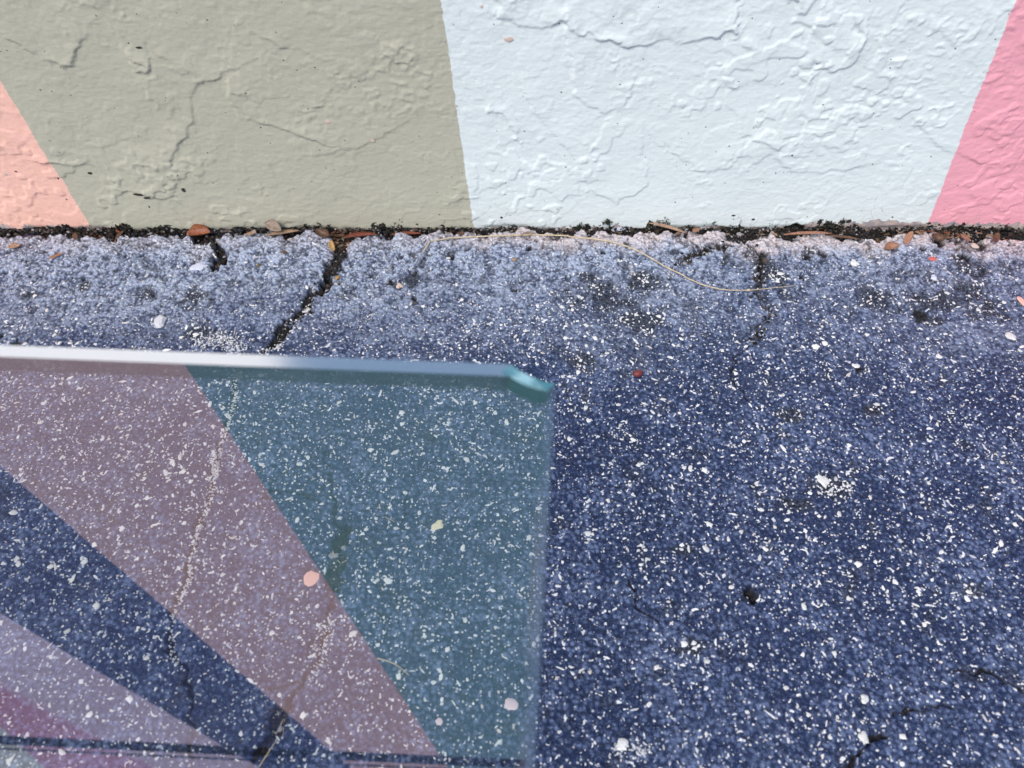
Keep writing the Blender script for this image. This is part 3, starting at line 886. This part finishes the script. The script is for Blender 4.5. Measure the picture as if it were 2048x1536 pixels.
# ---------------------------------------------------------------- leaves, twigs, chips
def leaf_mat(name, a, b):
    s = NT(name)
    co = s.n('ShaderNodeTexCoord').outputs['Object']
    n = s.noise(co, 300, 4, 0.6)
    v = s.n('ShaderNodeTexWave'); s.set(v.inputs['Vector'], s.vmap(co, (260, 90, 90))); v.inputs['Scale'].default_value = 1.0; v.inputs['Distortion'].default_value = 3.0
    c = s.mix(s.ramp(n, 0.35, 0.65), a, b)
    s.bsdf(c, 0.45, s.bump(s.math('ADD', n, s.math('MULTIPLY', v.outputs[1], 0.3)), 0.5, 0.0006), 0.45)
    return s.m
LM = {
    'rust': leaf_mat('rust_leaf', (0.36, 0.125, 0.055), (0.17, 0.055, 0.03)),
    'tan': leaf_mat('tan_leaf', (0.42, 0.29, 0.20), (0.26, 0.16, 0.11)),
    'grey': leaf_mat('grey_tan_leaf', (0.30, 0.235, 0.19), (0.17, 0.125, 0.10)),
    'red': leaf_mat('dark_red_leaf', (0.23, 0.065, 0.035), (0.12, 0.035, 0.022)),
    'gold': leaf_mat('golden_leaf', (0.48, 0.29, 0.10), (0.28, 0.16, 0.06)),
    'brown': leaf_mat('brown_leaf', (0.16, 0.085, 0.05), (0.07, 0.04, 0.028)),
    'orange': leaf_mat('orange_splinter', (0.38, 0.20, 0.13), (0.24, 0.115, 0.075)),
}
rib_mat = simple('leaf_rib', (0.34, 0.20, 0.12))

def leaf(name, px, py, length, width, ang, mat, label, curl=0.3, cup=0.3, lift=0.002, tilt=0.0, cat='leaf', rib=False, pitch=0.0, zmin=-0.001):
    """dry leaf: blade of real thickness, bent along its length and folded at the midrib"""
    p = on_z(px, py, 0.006)
    s_ = scale_at(p)
    L = length * s_; W = width * s_ * 0.5
    p[1] = min(p[1], -0.010 - 0.6 * W)
    p[2] = max(float(gh(p[0], p[1])[0]), zmin) + lift
    NU, NV = 13, 5
    V = []
    g = random.Random(hash(label) % 9999)
    g = random.Random(sum(map(ord, label)))
    for i in range(NU):
        t = i / (NU - 1)
        w = W * (math.sin(math.pi * min(1, t * 0.96 + 0.02)) ** 0.75) * (1 + g.uniform(-.07, .07))
        for j in range(NV):
            q = -1 + 2 * j / (NV - 1)
            x = (t - 0.5) * L
            y = q * w + 0.05 * L * math.sin(t * 3)
            z = cup * abs(q) ** 1.6 * w + curl * L * (t - 0.5) ** 2 + g.uniform(-.02, .02) * W
            V.append((x, y, z))
    nf = len(V)
    th = 0.00035
    V += [(x, y, z - th) for (x, y, z) in V]
    Fl = []
    for i in range(NU - 1):
        for j in range(NV - 1):
            a = i * NV + j
            Fl.append((a, a + NV, a + NV + 1, a + 1)); Fl.append((nf + a, nf + a + 1, nf + a + NV + 1, nf + a + NV))
    bd = [i * NV for i in range(NU)] + [(NU - 1) * NV + j for j in range(1, NV)] + [i * NV + NV - 1 for i in range(NU - 2, -1, -1)] + [j for j in range(NV - 2, 0, -1)]
    for k in range(len(bd)):
        a, b = bd[k], bd[(k + 1) % len(bd)]
        Fl.append((a, nf + a, nf + b, b))
    M = Matrix.Rotation(R(ang), 4, 'Z') @ Matrix.Rotation(R(pitch), 4, 'Y') @ Matrix.Rotation(R(tilt), 4, 'X')
    V = [M @ Vector(v) for v in V]
    dz = min(v.z for v in V)
    V = [v - Vector((0, 0, dz)) for v in V]
    if rib:
        root = empty(name, p)
        mesh_py('blade', V, Fl, LM[mat], root)
        c = [V[i * NV + 2] + Vector((0, 0, 0.0003)) for i in range(NU)]
        tube_mesh('midrib', c, [0.0005] * NU, rib_mat, root)
        o = root
    else:
        o = mesh_py(name, V, Fl, LM[mat]); o.location = p
    tag(o, label, cat, 'dead leaves at the foot of the wall')
    return o

def tube_mesh(name, pts, rad, mat, parent=None, seg=6):
    V = []; Fl = []
    n = len(pts)
    pts = [Vector(p) for p in pts]
    for i in range(n):
        d = (pts[min(i + 1, n - 1)] - pts[max(i - 1, 0)]).normalized()
        a = d.cross(Vector((0, 0, 1)))
        a = a.normalized() if a.length > 1e-4 else Vector((1, 0, 0))
        b = a.cross(d).normalized()
        for k in range(seg):
            t = 2 * math.pi * k / seg
            V.append(pts[i] + (a * math.cos(t) + b * math.sin(t)) * rad[i])
    for i in range(n - 1):
        for k in range(seg):
            a = i * seg + k; b = i * seg + (k + 1) % seg
            Fl.append((a, b, b + seg, a + seg))
    Fl.append(tuple(range(seg - 1, -1, -1))); Fl.append(tuple((n - 1) * seg + k for k in range(seg)))
    return mesh_py(name, V, Fl, mat, parent)

def smooth_path(pts, n=60):
    pts = np.asarray(pts, float); k = len(pts)
    t = np.linspace(0, k - 1, n)
    out = []
    for u in t:
        i = min(int(u), k - 2); f = u - i
        p0, p1, p2, p3 = pts[max(i - 1, 0)], pts[i], pts[i + 1], pts[min(i + 2, k - 1)]
        out.append(0.5 * ((2 * p1) + (p2 - p0) * f + (2 * p0 - 5 * p1 + 4 * p2 - p3) * f * f + (3 * p1 - p0 - 3 * p2 + p3) * f ** 3))
    return np.array(out)

leaf('curled_leaf', 398, 470, 46, 34, 8, 'rust', 'plump cupped rust brown leaf below the grey green paint', 0.5, 0.9, 0.004, 0, rib=True)
leaf('dry_leaf', 568, 476, 66, 22, 12, 'tan', 'tan lance shaped leaf lying on the pavement edge left of the large crack', 0.15, 0.4, 0.006, -20, rib=True)
leaf('dry_leaf', 552, 463, 42, 22, -32, 'grey', 'grey tan leaf leaning on the wall just behind the tan lance shaped leaf', 0.2, 0.4, 0.010, 35)
leaf('dry_leaf', 722, 479, 66, 15, 8, 'red', 'dark red slim pod shaped leaf right of the large crack', 0.12, 0.8, 0.006, -10, rib=True)
leaf('dry_leaf', 812, 469, 62, 10, 3, 'red', 'thin red brown leaf blade tight against the wall near the white field', 0.1, 0.5, 0.006)
leaf('dry_leaf', 667, 503, 24, 12, 112, 'gold', 'small golden upright leaf at the mouth of the large crack', 0.2, 0.5, 0.010, 0, pitch=-30)
leaf('leaf_splinter', 117, 522, 30, 9, 38, 'orange', 'orange brown splinter on pale pavement near the left edge', 0.2, 0.4, 0.002)
leaf('dry_leaf', 157, 482, 24, 10, 118, 'brown', 'small dark brown leaf at the pavement edge under the peach field', 0.3, 0.5, 0.004)
leaf('dry_leaf', 32, 500, 24, 17, 12, 'tan', 'small split tan leaf on the pavement at the far left', 0.15, 0.3, 0.002)
leaf('leaf_splinter', 1812, 488, 36, 14, 56, 'orange', 'tan orange splinter pointing up towards the pink field', 0.1, 0.3, 0.006, 0, pitch=-18)
leaf('dry_leaf', 1778, 504, 34, 20, 20, 'orange', 'crumpled orange brown leaf scrap just left of the upward splinter', 0.9, 1.0, 0.003)
leaf('dry_leaf', 1868, 492, 30, 22, -20, 'brown', 'dark curled leaf in the hollow below the pink field', 1.6, 1.0, 0.006)
leaf('leaf_strip', 1610, 482, 96, 9, 2, 'orange', 'long thin orange brown strip in the crevice below the white field', 0.1, 0.6, 0.010)
leaf('leaf_strip', 1680, 488, 70, 8, -10, 'brown', 'brown strip at the right end of the long orange brown strip', 0.15, 0.6, 0.008)
leaf('leaf_strip', 1332, 470, 78, 10, -24, 'tan', 'tan strip slanting down beside the tallest moss tuft', 0.1, 0.6, 0.008)
leaf('dry_leaf', 648, 482, 34, 22, -35, 'brown', 'crumpled brown leaf just left of the large crack mouth', 1.2, 0.9, 0.006)
leaf('dry_leaf', 505, 480, 24, 10, 30, 'tan', 'small tan leaf tip touching the left end of the lance shaped leaf', 0.5, 0.6, 0.006)
leaf('dry_leaf', 676, 560, 14, 8, 70, 'gold', 'tiny golden leaf bit inside the large crack', 0.2, 0.3, 0.003, zmin=-0.02)
leaf('dry_leaf', 570, 512, 16, 7, -12, 'brown', 'tiny brown leaf bit on pale pavement left of the large crack', 0.2, 0.3, 0.001)
leaf('dry_leaf', 1030, 525, 13, 6, 60, 'gold', 'tiny golden bract on blue pavement left of the straw', 0.2, 0.4, 0.001)
leaf('dry_leaf', 920, 470, 22, 12, 40, 'brown', 'small brown leaf scrap in the crevice at the start of the white field', 0.5, 0.6, 0.004)
leaf('dry_leaf', 1055, 480, 30, 12, 15, 'grey', 'grey tan scrap by the wall above the arch of the straw', 0.5, 0.6, 0.004)
leaf('dry_leaf', 1390, 470, 18, 12, 30, 'orange', 'orange brown scrap on moss right of the slanting tan strip', 0.4, 0.4, 0.006)
leaf('dry_leaf', 1985, 490, 34, 14, 60, 'brown', 'brown leaf scrap under the right end of the pink field', 0.8, 0.8, 0.006)
leaf('dry_leaf', 1925, 486, 26, 10, 120, 'orange', 'narrow orange brown scrap between the two dark hollows under the pink field', 0.3, 0.6, 0.008)
leaf('dry_leaf', 240, 470, 26, 8, 70, 'brown', 'dark brown upright scrap below the corner of the peach field', 0.3, 0.5, 0.006)

# the long dry straw
straw_mat = simple('dry_straw', (0.62, 0.52, 0.36), (0.48, 0.38, 0.25), 0.5, 120, 0.2)
sp = [(862, 486), (905, 481), (1000, 477), (1100, 476), (1190, 482), (1262, 500), (1330, 536), (1395, 565), (1450, 577), (1520, 577), (1592, 570)]
P3 = []
for q in sp:
    p = on_z(q[0], q[1], 0.012); P3.append([p[0], p[1], 0])
C = smooth_path(P3, 70)
sm = np.max([gh(C[:, 0] + dx, C[:, 1] + dy) for dx in (-.003, 0, .003) for dy in (-.003, 0, .003)], 0)
sm = np.array([sm[max(0, i - 5):i + 6].max() for i in range(len(sm))])
C[:, 2] = sm + 0.0011
straw = empty('dry_straw', (C[0][0], C[0][1], 0))
tag(straw, 'long pale dry straw arching across the blue pavement beside the wall', 'straw')
rel = [Vector(c) - Vector((C[0][0], C[0][1], 0)) for c in C]
rad_ = [0.0008 + 0.0007 * math.sin(math.pi * min(1, .12 + i / 70)) for i in range(70)]
rad_[-8:] = [0.0007 - 0.00004 * k for k in range(8)]
tube_mesh('stem', rel, rad_, straw_mat, straw)
a = rel[0]
tube_mesh('broken_end', [a, a + Vector((-0.008, -0.018, 0.0)), a + Vector((-0.016, -0.038, -0.001))], [0.0012, 0.002, 0.0006], straw_mat, straw)
kn = rel[int(70 * 0.87)]
tube_mesh('node', [kn + Vector((-.004, 0, 0)), kn + Vector((-.001, 0, .0003)), kn + Vector((.002, 0, .0003)), kn + Vector((.005, 0, 0))], [0.0012, 0.0028, 0.0026, 0.0010], straw_mat, straw)

def stem(px_pts, rad, label, mat=straw_mat, lift=0.0015, name='dry_straw_piece'):
    P3 = [on_z(*q)[:2] for q in px_pts]
    P3 = [(p[0], p[1], 0) for p in P3]
    C = smooth_path(P3, 16)
    z = gh(C[:, 0], C[:, 1]); z = np.array([z[max(0, i - 1):i + 2].max() for i in range(len(z))])
    C[:, 2] = z + lift
    o = tube_mesh(name, list(C), [rad * (1 - 0.5 * i / 15) for i in range(16)], mat)
    tag(o, label, 'stem', 'thin dry stems on the pavement')
stem([(1290, 462), (1302, 482), (1314, 495)], 0.0007, 'short fine stem crossing the peach pavement edge beside the slanting tan strip', lift=0.004)
stem([(1335, 545), (1340, 560)], 0.0006, 'tiny pale stem hanging below the straw at its steepest part')
stem([(1258, 540), (1264, 556), (1274, 553)], 0.0006, 'tiny hooked stem on a dark worn patch below the straw')
stem([(775, 552), (782, 545), (786, 538)], 0.0006, 'tiny pale hair stem on light blue pavement right of the large crack')
stem([(520, 1535), (548, 1492), (556, 1478)], 0.0010, 'pale stem in the crack under the glass at the bottom of the photo')
stem([(545, 1462), (560, 1455), (570, 1440), (566, 1478)], 0.0008, 'curly yellowish stem in the crack seen through the glass near the bottom')
stem([(665, 1098), (668, 1110), (676, 1122), (690, 1118)], 0.0010, 'bent tan stem in the dark hole seen through the glass')
stem([(755, 1318), (790, 1330), (818, 1352)], 0.0010, 'grey slender stem seen through the glass crossing from pinkish to teal reflection')
stem([(770, 1035), (790, 1045)], 0.0006, 'faint short stem seen through the glass in the teal reflection')

# pebbles, paint chips, seeds
def lump(name, px, py, l, w, ang, mat, label, cat, flat=0.5, seed=0, group=None, lift=0.0, z0=None):
    p = on_z(px, py, 0.006 if py < 620 else 0.0)
    s_ = scale_at(p)
    v_ = 1.0
    g = np.random.default_rng(seed + 77)
    me = pebble_mesh(name, g, flat, 11, facet={'seed': 0.05, 'paint chip': 0.07}.get(cat, 0.2), mat=mat)
    me.polygons.foreach_set('use_smooth', [cat == 'seed'] * len(me.polygons))
    o = bpy.data.objects.new(name, me); col.objects.link(o)
    p[2] = (float(gh(p[0], p[1])[0]) if z0 is None else z0) + 0.001 + lift
    o.location = p
    o.scale = (l * s_ / 2, w * s_ / 2, min(l, w) * s_ / 2)
    o.rotation_euler = (random.uniform(-.1, .1), random.uniform(-.1, .1), R(ang))
    tag(o, label, cat, group)
    return o
peb = simple('white_mottled_pebble', (0.72, 0.73, 0.76), (0.42, 0.45, 0.52), 0.6, 260, 0.6)
pale = simple('pale_lavender_stone', (0.62, 0.65, 0.76), (0.48, 0.52, 0.66), 0.6, 160, 0.4)
pinkc = simple('pink_paint_chip', (0.82, 0.50, 0.42), (0.74, 0.42, 0.36), 0.5, 200, 0.2)
palep = simple('pale_pink_chip', (0.80, 0.64, 0.68), (0.68, 0.52, 0.58), 0.6, 250, 0.4)
cream = simple('cream_shell', (0.78, 0.72, 0.52), (0.66, 0.58, 0.40), 0.5, 200, 0.3)
bean = simple('red_brown_seed', (0.22, 0.045, 0.04), (0.12, 0.025, 0.025), 0.35, 150, 0.2)
red = simple('red_paint_scrap', (0.62, 0.16, 0.16), (0.45, 0.10, 0.11), 0.6, 200, 0.3)
navyc = simple('dark_navy_clot', (0.016, 0.018, 0.04), (0.03, 0.03, 0.06), 0.5, 200, 0.4)
beige = simple('beige_plaster_chip', (0.62, 0.50, 0.44), (0.48, 0.40, 0.36), 0.8, 200, 0.5)
whitec = stone_mat('white_chip', (0.88, 0.88, 0.87))
GP = 'loose pebbles on the pavement'
lump('pebble', 321, 646, 26, 36, 0, peb, 'white mottled pebble standing alone on blue pavement left of the large crack', 'pebble', 0.7, 1, GP)
lump('pebble', 396, 537, 40, 26, 10, pale, 'flat pale lavender stone below the branching dirt pit at the left', 'pebble', 0.25, 2, GP)
lump('pebble', 799, 570, 16, 17, 0, beige, 'small round beige pebble right of the large crack', 'pebble', 0.7, 3, GP)
lump('pebble', 1707, 532, 18, 20, 20, whitec, 'bright white pebble right of the tip of the straw', 'pebble', 0.6, 4, GP)
lump('pebble', 1646, 963, 22, 34, 10, whitec, 'largest white stone in the cluster on a black worn patch right of the glass', 'pebble', 0.4, 5, GP)
lump('pebble', 1866, 558, 14, 20, 0, pale, 'pale standing pebble below the upward splinter', 'pebble', 0.7, 6, GP)
lump('pebble', 1243, 1493, 28, 24, 20, whitec, 'white stone at the bottom edge right of the glass', 'pebble', 0.4, 7, GP)
lump('pebble', 614, 611, 14, 22, -35, whitec, 'white stone wedged in the large crack', 'pebble', 0.6, 8, GP)
lump('pebble', 2020, 676, 22, 30, 10, whitec, 'white stone near the right edge below the dark worn patches', 'pebble', 0.4, 9, GP)
lump('pebble', 1629, 697, 18, 16, 30, whitec, 'left one of two white stones side by side below the straw tip', 'pebble', 0.4, 10, GP)
lump('pebble', 1648, 691, 15, 16, 0, whitec, 'right one of two white stones side by side below the straw tip', 'pebble', 0.4, 11, GP)
lump('pebble', 1710, 733, 20, 16, -10, whitec, 'round white stone with a smaller one touching it, right of the straw tip and lower', 'pebble', 0.4, 12, GP)
lump('pebble', 1728, 1400, 20, 22, 0, whitec, 'white stone with a hollow face in the lower right pavement', 'pebble', 0.4, 13, GP)
lump('pebble', 1726, 1477, 20, 26, 20, whitec, 'white stone beside the crack at the lower right', 'pebble', 0.45, 14, GP)
lump('stone_flake', 247, 765, 20, 7, 12, whitec, 'white bar shaped flake under the glass just below its bright rim', 'flake', 0.4, 15)
lump('stone_flake', 147, 1160, 8, 22, -20, whitec, 'white upright flake under the dark reflected stripe of the glass', 'flake', 0.4, 16)
lump('shell_fragment', 874, 1052, 32, 20, 25, cream, 'cream shell fragment under the teal part of the glass', 'shell', 0.35, 17)
lump('paint_chip', 623, 1158, 34, 34, 0, pinkc, 'round peach pink paint chip seen through the glass beside the crack', 'paint chip', 0.12, 18)
lump('paint_chip', 1022, 1410, 30, 24, -25, palep, 'pale pink chip under the glass near its lower right edge', 'paint chip', 0.25, 19)
lump('paint_chip', 878, 1444, 16, 14, 0, palep, 'small pale pink chip under the glass left of the larger pale pink one', 'paint chip', 0.25, 20)
lump('seed', 1275, 750, 23, 18, 15, bean, 'smooth red brown seed on blue pavement right of the glass corner', 'seed', 0.8, 21)
lump('paint_chip', 1862, 523, 16, 14, 0, red, 'small red paint scrap below the pink field', 'paint chip', 0.4, 22)
lump('paint_chip', 2046, 604, 14, 40, 12, pinkc, 'peach chip cut by the right edge of the photo', 'paint chip', 0.3, 23)
lump('paint_clot', 56, 470, 34, 22, 0, navyc, 'dark navy clot in the crevice under the peach field', 'clot', 0.6, 24, None, 0.0, -0.004)
lump('plaster_chip', 1925, 478, 30, 14, 10, beige, 'beige plaster chip hanging under the pink field', 'plaster chip', 0.5, 25, None, 0.004, 0.0)
lump('plaster_chip', 1945, 500, 20, 14, -20, beige, 'beige plaster chip between dark hollows below the pink field', 'plaster chip', 0.5, 26)
lump('plaster_chip', 1238, 455, 28, 20, 0, pale, 'pale grey plaster lump left of the tallest moss tuft', 'plaster chip', 0.7, 27, None, 0.0, -0.002)
lump('seed', 519, 535, 10, 12, 0, simple('olive_seed', (0.16, 0.12, 0.06)), 'tiny olive brown seed on pale pavement left of the large crack', 'seed', 0.8, 28)
lump('seed', 831, 605, 14, 10, 0, simple('grey_seed', (0.06, 0.065, 0.075)), 'small dark grey seed husk right of the large crack', 'seed', 0.7, 29)

# spots on the wall where the film is chipped
def wall_chip(px, py, w, h_, mat, seed):
    p = wall_pt(px, py, 0.0002); s_ = scale_at(p)
    g = np.random.default_rng(seed)
    me = pebble_mesh('paint_spot', g, 0.12, 9, mat=mat)
    o = bpy.data.objects.new('paint_spot', me); col.objects.link(o); o.parent = wall
    o.location = p; o.scale = (w * s_ / 2, h_ * s_ / 2, w * s_ / 2); o.rotation_euler = (R(90), 0, 0)
spot = simple('peach_bare_spot', (0.72, 0.60, 0.54), (0.55, 0.42, 0.36), 0.7, 400, 0.3)
dk = simple('dark_speck', (0.05, 0.04, 0.035))
for i, q in enumerate([(1018, 79, 20, 13), (657, 243, 13, 11), (745, 280, 10, 8), (963, 13, 8, 6), (912, 213, 7, 6), (172, 233, 8, 4), (12, 348, 8, 8)]):
    wall_chip(*q, spot, 300 + i)
for i, q in enumerate([(278, 94, 16, 5), (32, 343, 5, 4), (116, 357, 5, 6), (300, 411, 4, 5), (133, 399, 4, 4), (1467, 431, 9, 5), (1507, 438, 8, 5), (1698, 442, 14, 9), (1583, 307, 4, 4), (1003, 435, 7, 6), (834, 447, 6, 4), (280, 386, 26, 7), (296, 392, 14, 7), (368, 378, 8, 14), (1785, 434, 4, 4), (1858, 446, 8, 6), (180, 346, 12, 7)]):
    wall_chip(*q, dk, 400 + i)

# ---------------------------------------------------------------- glass table
def glass_mat(name, f0, tint, rough=0.0, gcol=(1, 1, 1), dust_sheen=0.0):
    """clear pane: reflection grows towards grazing angles, the rest passes through"""
    s = NT(name)
    g = s.n('ShaderNodeNewGeometry')
    dot = s.n('ShaderNodeVectorMath', operation='DOT_PRODUCT')
    s.set(dot.inputs[0], g.outputs['Incoming']); s.set(dot.inputs[1], g.outputs['Normal'])
    c = s.math('SUBTRACT', 1.0, s.math('ABSOLUTE', dot.outputs['Value']), clamp=True)
    f = s.math('MULTIPLY_ADD', s.math('POWER', c, 5.0), 1 - f0, f0)
    tr = s.n('ShaderNodeBsdfTransparent'); tr.inputs[0].default_value = (*tint, 1)
    gl = s.n('ShaderNodeBsdfGlossy'); gl.inputs['Roughness'].default_value = rough
    gl.inputs['Color'].default_value = (*gcol, 1)
    if dust_sheen:
        co = s.n('ShaderNodeNewGeometry').outputs['Position']
        nn = s.math('ADD', s.math('MULTIPLY', s.noise(s.vmap(co, (1, 1, 0)), 9, 3, 0.6, 0.6), 0.7), s.math('MULTIPLY', s.noise(s.vmap(co, (30, 160, 0)), 1.0, 3, 0.6), 0.3))
        df = s.n('ShaderNodeBsdfDiffuse'); df.inputs['Color'].default_value = (0.75, 0.8, 0.84, 1)
        md = s.n('ShaderNodeMixShader'); s.set(md.inputs[0], s.ramp(nn, 0.45, 0.68, 0.0, dust_sheen))
        s.t.links.new(tr.outputs[0], md.inputs[1]); s.t.links.new(df.outputs[0], md.inputs[2]); tr = md
    mx = s.n('ShaderNodeMixShader')
    s.set(mx.inputs[0], f); s.t.links.new(tr.outputs[0], mx.inputs[1]); s.t.links.new(gl.outputs[0], mx.inputs[2])
    s.t.links.new(mx.outputs[0], s.out.inputs[0])
    return s.m
pane_mat = glass_mat('clear_glass', 0.21, (0.97, 0.985, 0.98), dust_sheen=0.014)
pane_low = glass_mat('clear_glass_underside', 0.02, (0.97, 0.985, 0.98))
rim_mat = glass_mat('polished_glass_rim', 0.90, (0.80, 0.93, 0.92), 0.16)
side_rim_mat = glass_mat('side_glass_rim', 0.34, (0.85, 0.86, 0.93), 0.25, (0.85, 0.80, 0.92))
under_mat = glass_mat('glass_bevel_reflection', 0.45, (0.30, 0.36, 0.40), 0.35, (0.12, 0.14, 0.16))  # dark tint paints in the inner reflection of the far rim
under_side = glass_mat('glass_under_side', 0.10, (0.80, 0.82, 0.86), 0.15)
teal_mat = simple('sea_green_glass_highlight', (0.06, 0.24, 0.30), (0.38, 0.64, 0.72), 0.10, 45, 0.5, 0.006, 0.9)  # pale tone is the facet's cyan highlight painted into the colour
teal_dark = simple('deep_green_cut_glass', (0.002, 0.022, 0.028), (0.004, 0.045, 0.052), 0.15, 60, 0.1, 0.0008, 0.6)

TH = 0.014
A = on_z(0, 686, GZ); B = on_z(1012, 724, GZ)
ex = (B - A); ex[2] = 0; ex /= np.linalg.norm(ex)          # along the far rim, to the right
ey = np.array([ex[1], -ex[0], 0.0])                           # towards the camera
C1 = on_z(1022, 724, GZ); C2 = on_z(1111, 764, GZ)
C1 = A + ex * ((C1 - A) @ ex)
left = A - ex * 1.05
depth = 0.95
yo = (C2 - A) @ ey
xo = (C2 - A) @ ex
def P_(u, v, z): 
    q = A + ex * u + ey * v
    return np.array([q[0], q[1], z])
R3 = on_z(1069, 1536, GZ)
lean = (((R3 - C2) @ ex)) / ((R3 - C2) @ ey)              # the right side is not quite square
u0 = (left - A) @ ex; u1 = (C1 - A) @ ex; u2 = xo
def ring(inset_far, inset_side, z):
    """outline of the slab, clipped at the corner near the wall"""
    i, s = inset_far, inset_side
    return [P_(u0 + s, i, z), P_(u1 - 0.35 * s, i, z), P_(u2 - s, yo + 0.45 * i, z), P_(u2 - s + lean * (depth - yo), depth - s, z), P_(u0 + s, depth - s, z)]
BV, BS, DROP = 0.0150, 0.0060, 0.0028
top = ring(BV, BS, GZ)
rim1 = ring(0, 0, GZ - DROP)
rim2 = ring(0, 0, GZ - TH + 0.003)
bot = ring(0.019, 0.010, GZ - TH)
table = empty('glass_table', (float((top[0][0] + top[2][0]) / 2 - 0.25), -1.45, 0.0))
T0 = np.array(table.location)
tag(table, 'clear glass tabletop with bright polished rim and clipped corner over the blue pavement', 'table')
def rel_(L): return [tuple(np.asarray(p) - T0) for p in L]
pane = mesh_py('tabletop', rel_(top + bot), [(4, 3, 2, 1, 0), (5, 6, 7, 8, 9)], pane_mat, table, False)
pane.data.materials.append(pane_low); pane.data.polygons[1].material_index = 1
def strip(name, ra, rb, segs, mat):
    for k in segs:
        j = (k + 1) % 5
        q = rel_([ra[k], rb[k], rb[j], ra[j]])
        mesh_py(name, q, [(0, 1, 2, 3)], mat, pane, False)
strip('polished_bevel', top, rim1, [0], rim_mat)
strip('polished_bevel', top, rim1, [2, 3, 4], side_rim_mat)
strip('rim_face', rim1, rim2, [0, 2, 3, 4], side_rim_mat)
strip('under_bevel', rim2, bot, [0], under_mat)
strip('under_bevel', rim2, bot, [2, 3, 4], under_side)
# the clipped corner: a scooped facet of sea-green glass
def corner():
    n = 9
    Vt = []; 
    rows = []
    for (za, off) in ((GZ - 0.0002, 0.018), (GZ - 0.003, 0.0), (GZ - TH + 0.002, 0.001), (GZ - TH, 0.014)):
        row = []
        for k in range(n):
            t = k / (n - 1)
            p = np.array(rim1[1]) * (1 - t) + np.array(rim1[2]) * t
            nrm = ey * 0.75 - ex * 0.5
            q = p + nrm * (off * 0.75 + 0.0035 * math.sin(math.pi * t)) 
            q[2] = za
            row.append(q)
        rows.append(row)
    for (nm, a, b, m) in (('corner_facet', 0, 1, teal_mat), ('corner_face', 1, 2, teal_dark), ('corner_underside', 2, 3, teal_dark)):
        V = rel_(rows[a] + rows[b])
        mesh_py(nm, V, [(k, n + k, n + k + 1, k + 1) for k in range(n - 1)], m, pane, True)
    # deep green inner wall seen through the pane
    V = rel_([r - np.array([0, 0, 0.0]) for r in rows[3]] + [r + ey * 0.006 - ex * 0.002 - np.array([0, 0, 0.0004]) for r in rows[3]])
    mesh_py('corner_underside', V, [(k, n + k, n + k + 1, k + 1) for k in range(n - 1)], teal_dark, pane, True)
corner()
# pedestal, outside the picture
steel = simple('brushed_steel', (0.5, 0.5, 0.52), None, 0.35)
def lathe(name, prof, mat, parent, seg=32):
    V = []; Fl = []
    for (r, z) in prof:
        for k in range(seg):
            V.append((r * math.cos(2 * math.pi * k / seg), r * math.sin(2 * math.pi * k / seg), z))
    for i in range(len(prof) - 1):
        for k in range(seg):
            a = i * seg + k; b = i * seg + (k + 1) % seg
            Fl.append((a, b, b + seg, a + seg))
    Fl.append(tuple(range(seg - 1, -1, -1))); Fl.append(tuple((len(prof) - 1) * seg + k for k in range(seg)))
    return mesh_py(name, V, Fl, mat, parent)
ped = lathe('pedestal', [(0.20, 0.0), (0.20, 0.012), (0.05, 0.03), (0.035, 0.06), (0.035, 0.55), (0.10, 0.575), (0.10, 0.5855)], steel, table)
ped.location = (-0.55, -0.15, 0.003)
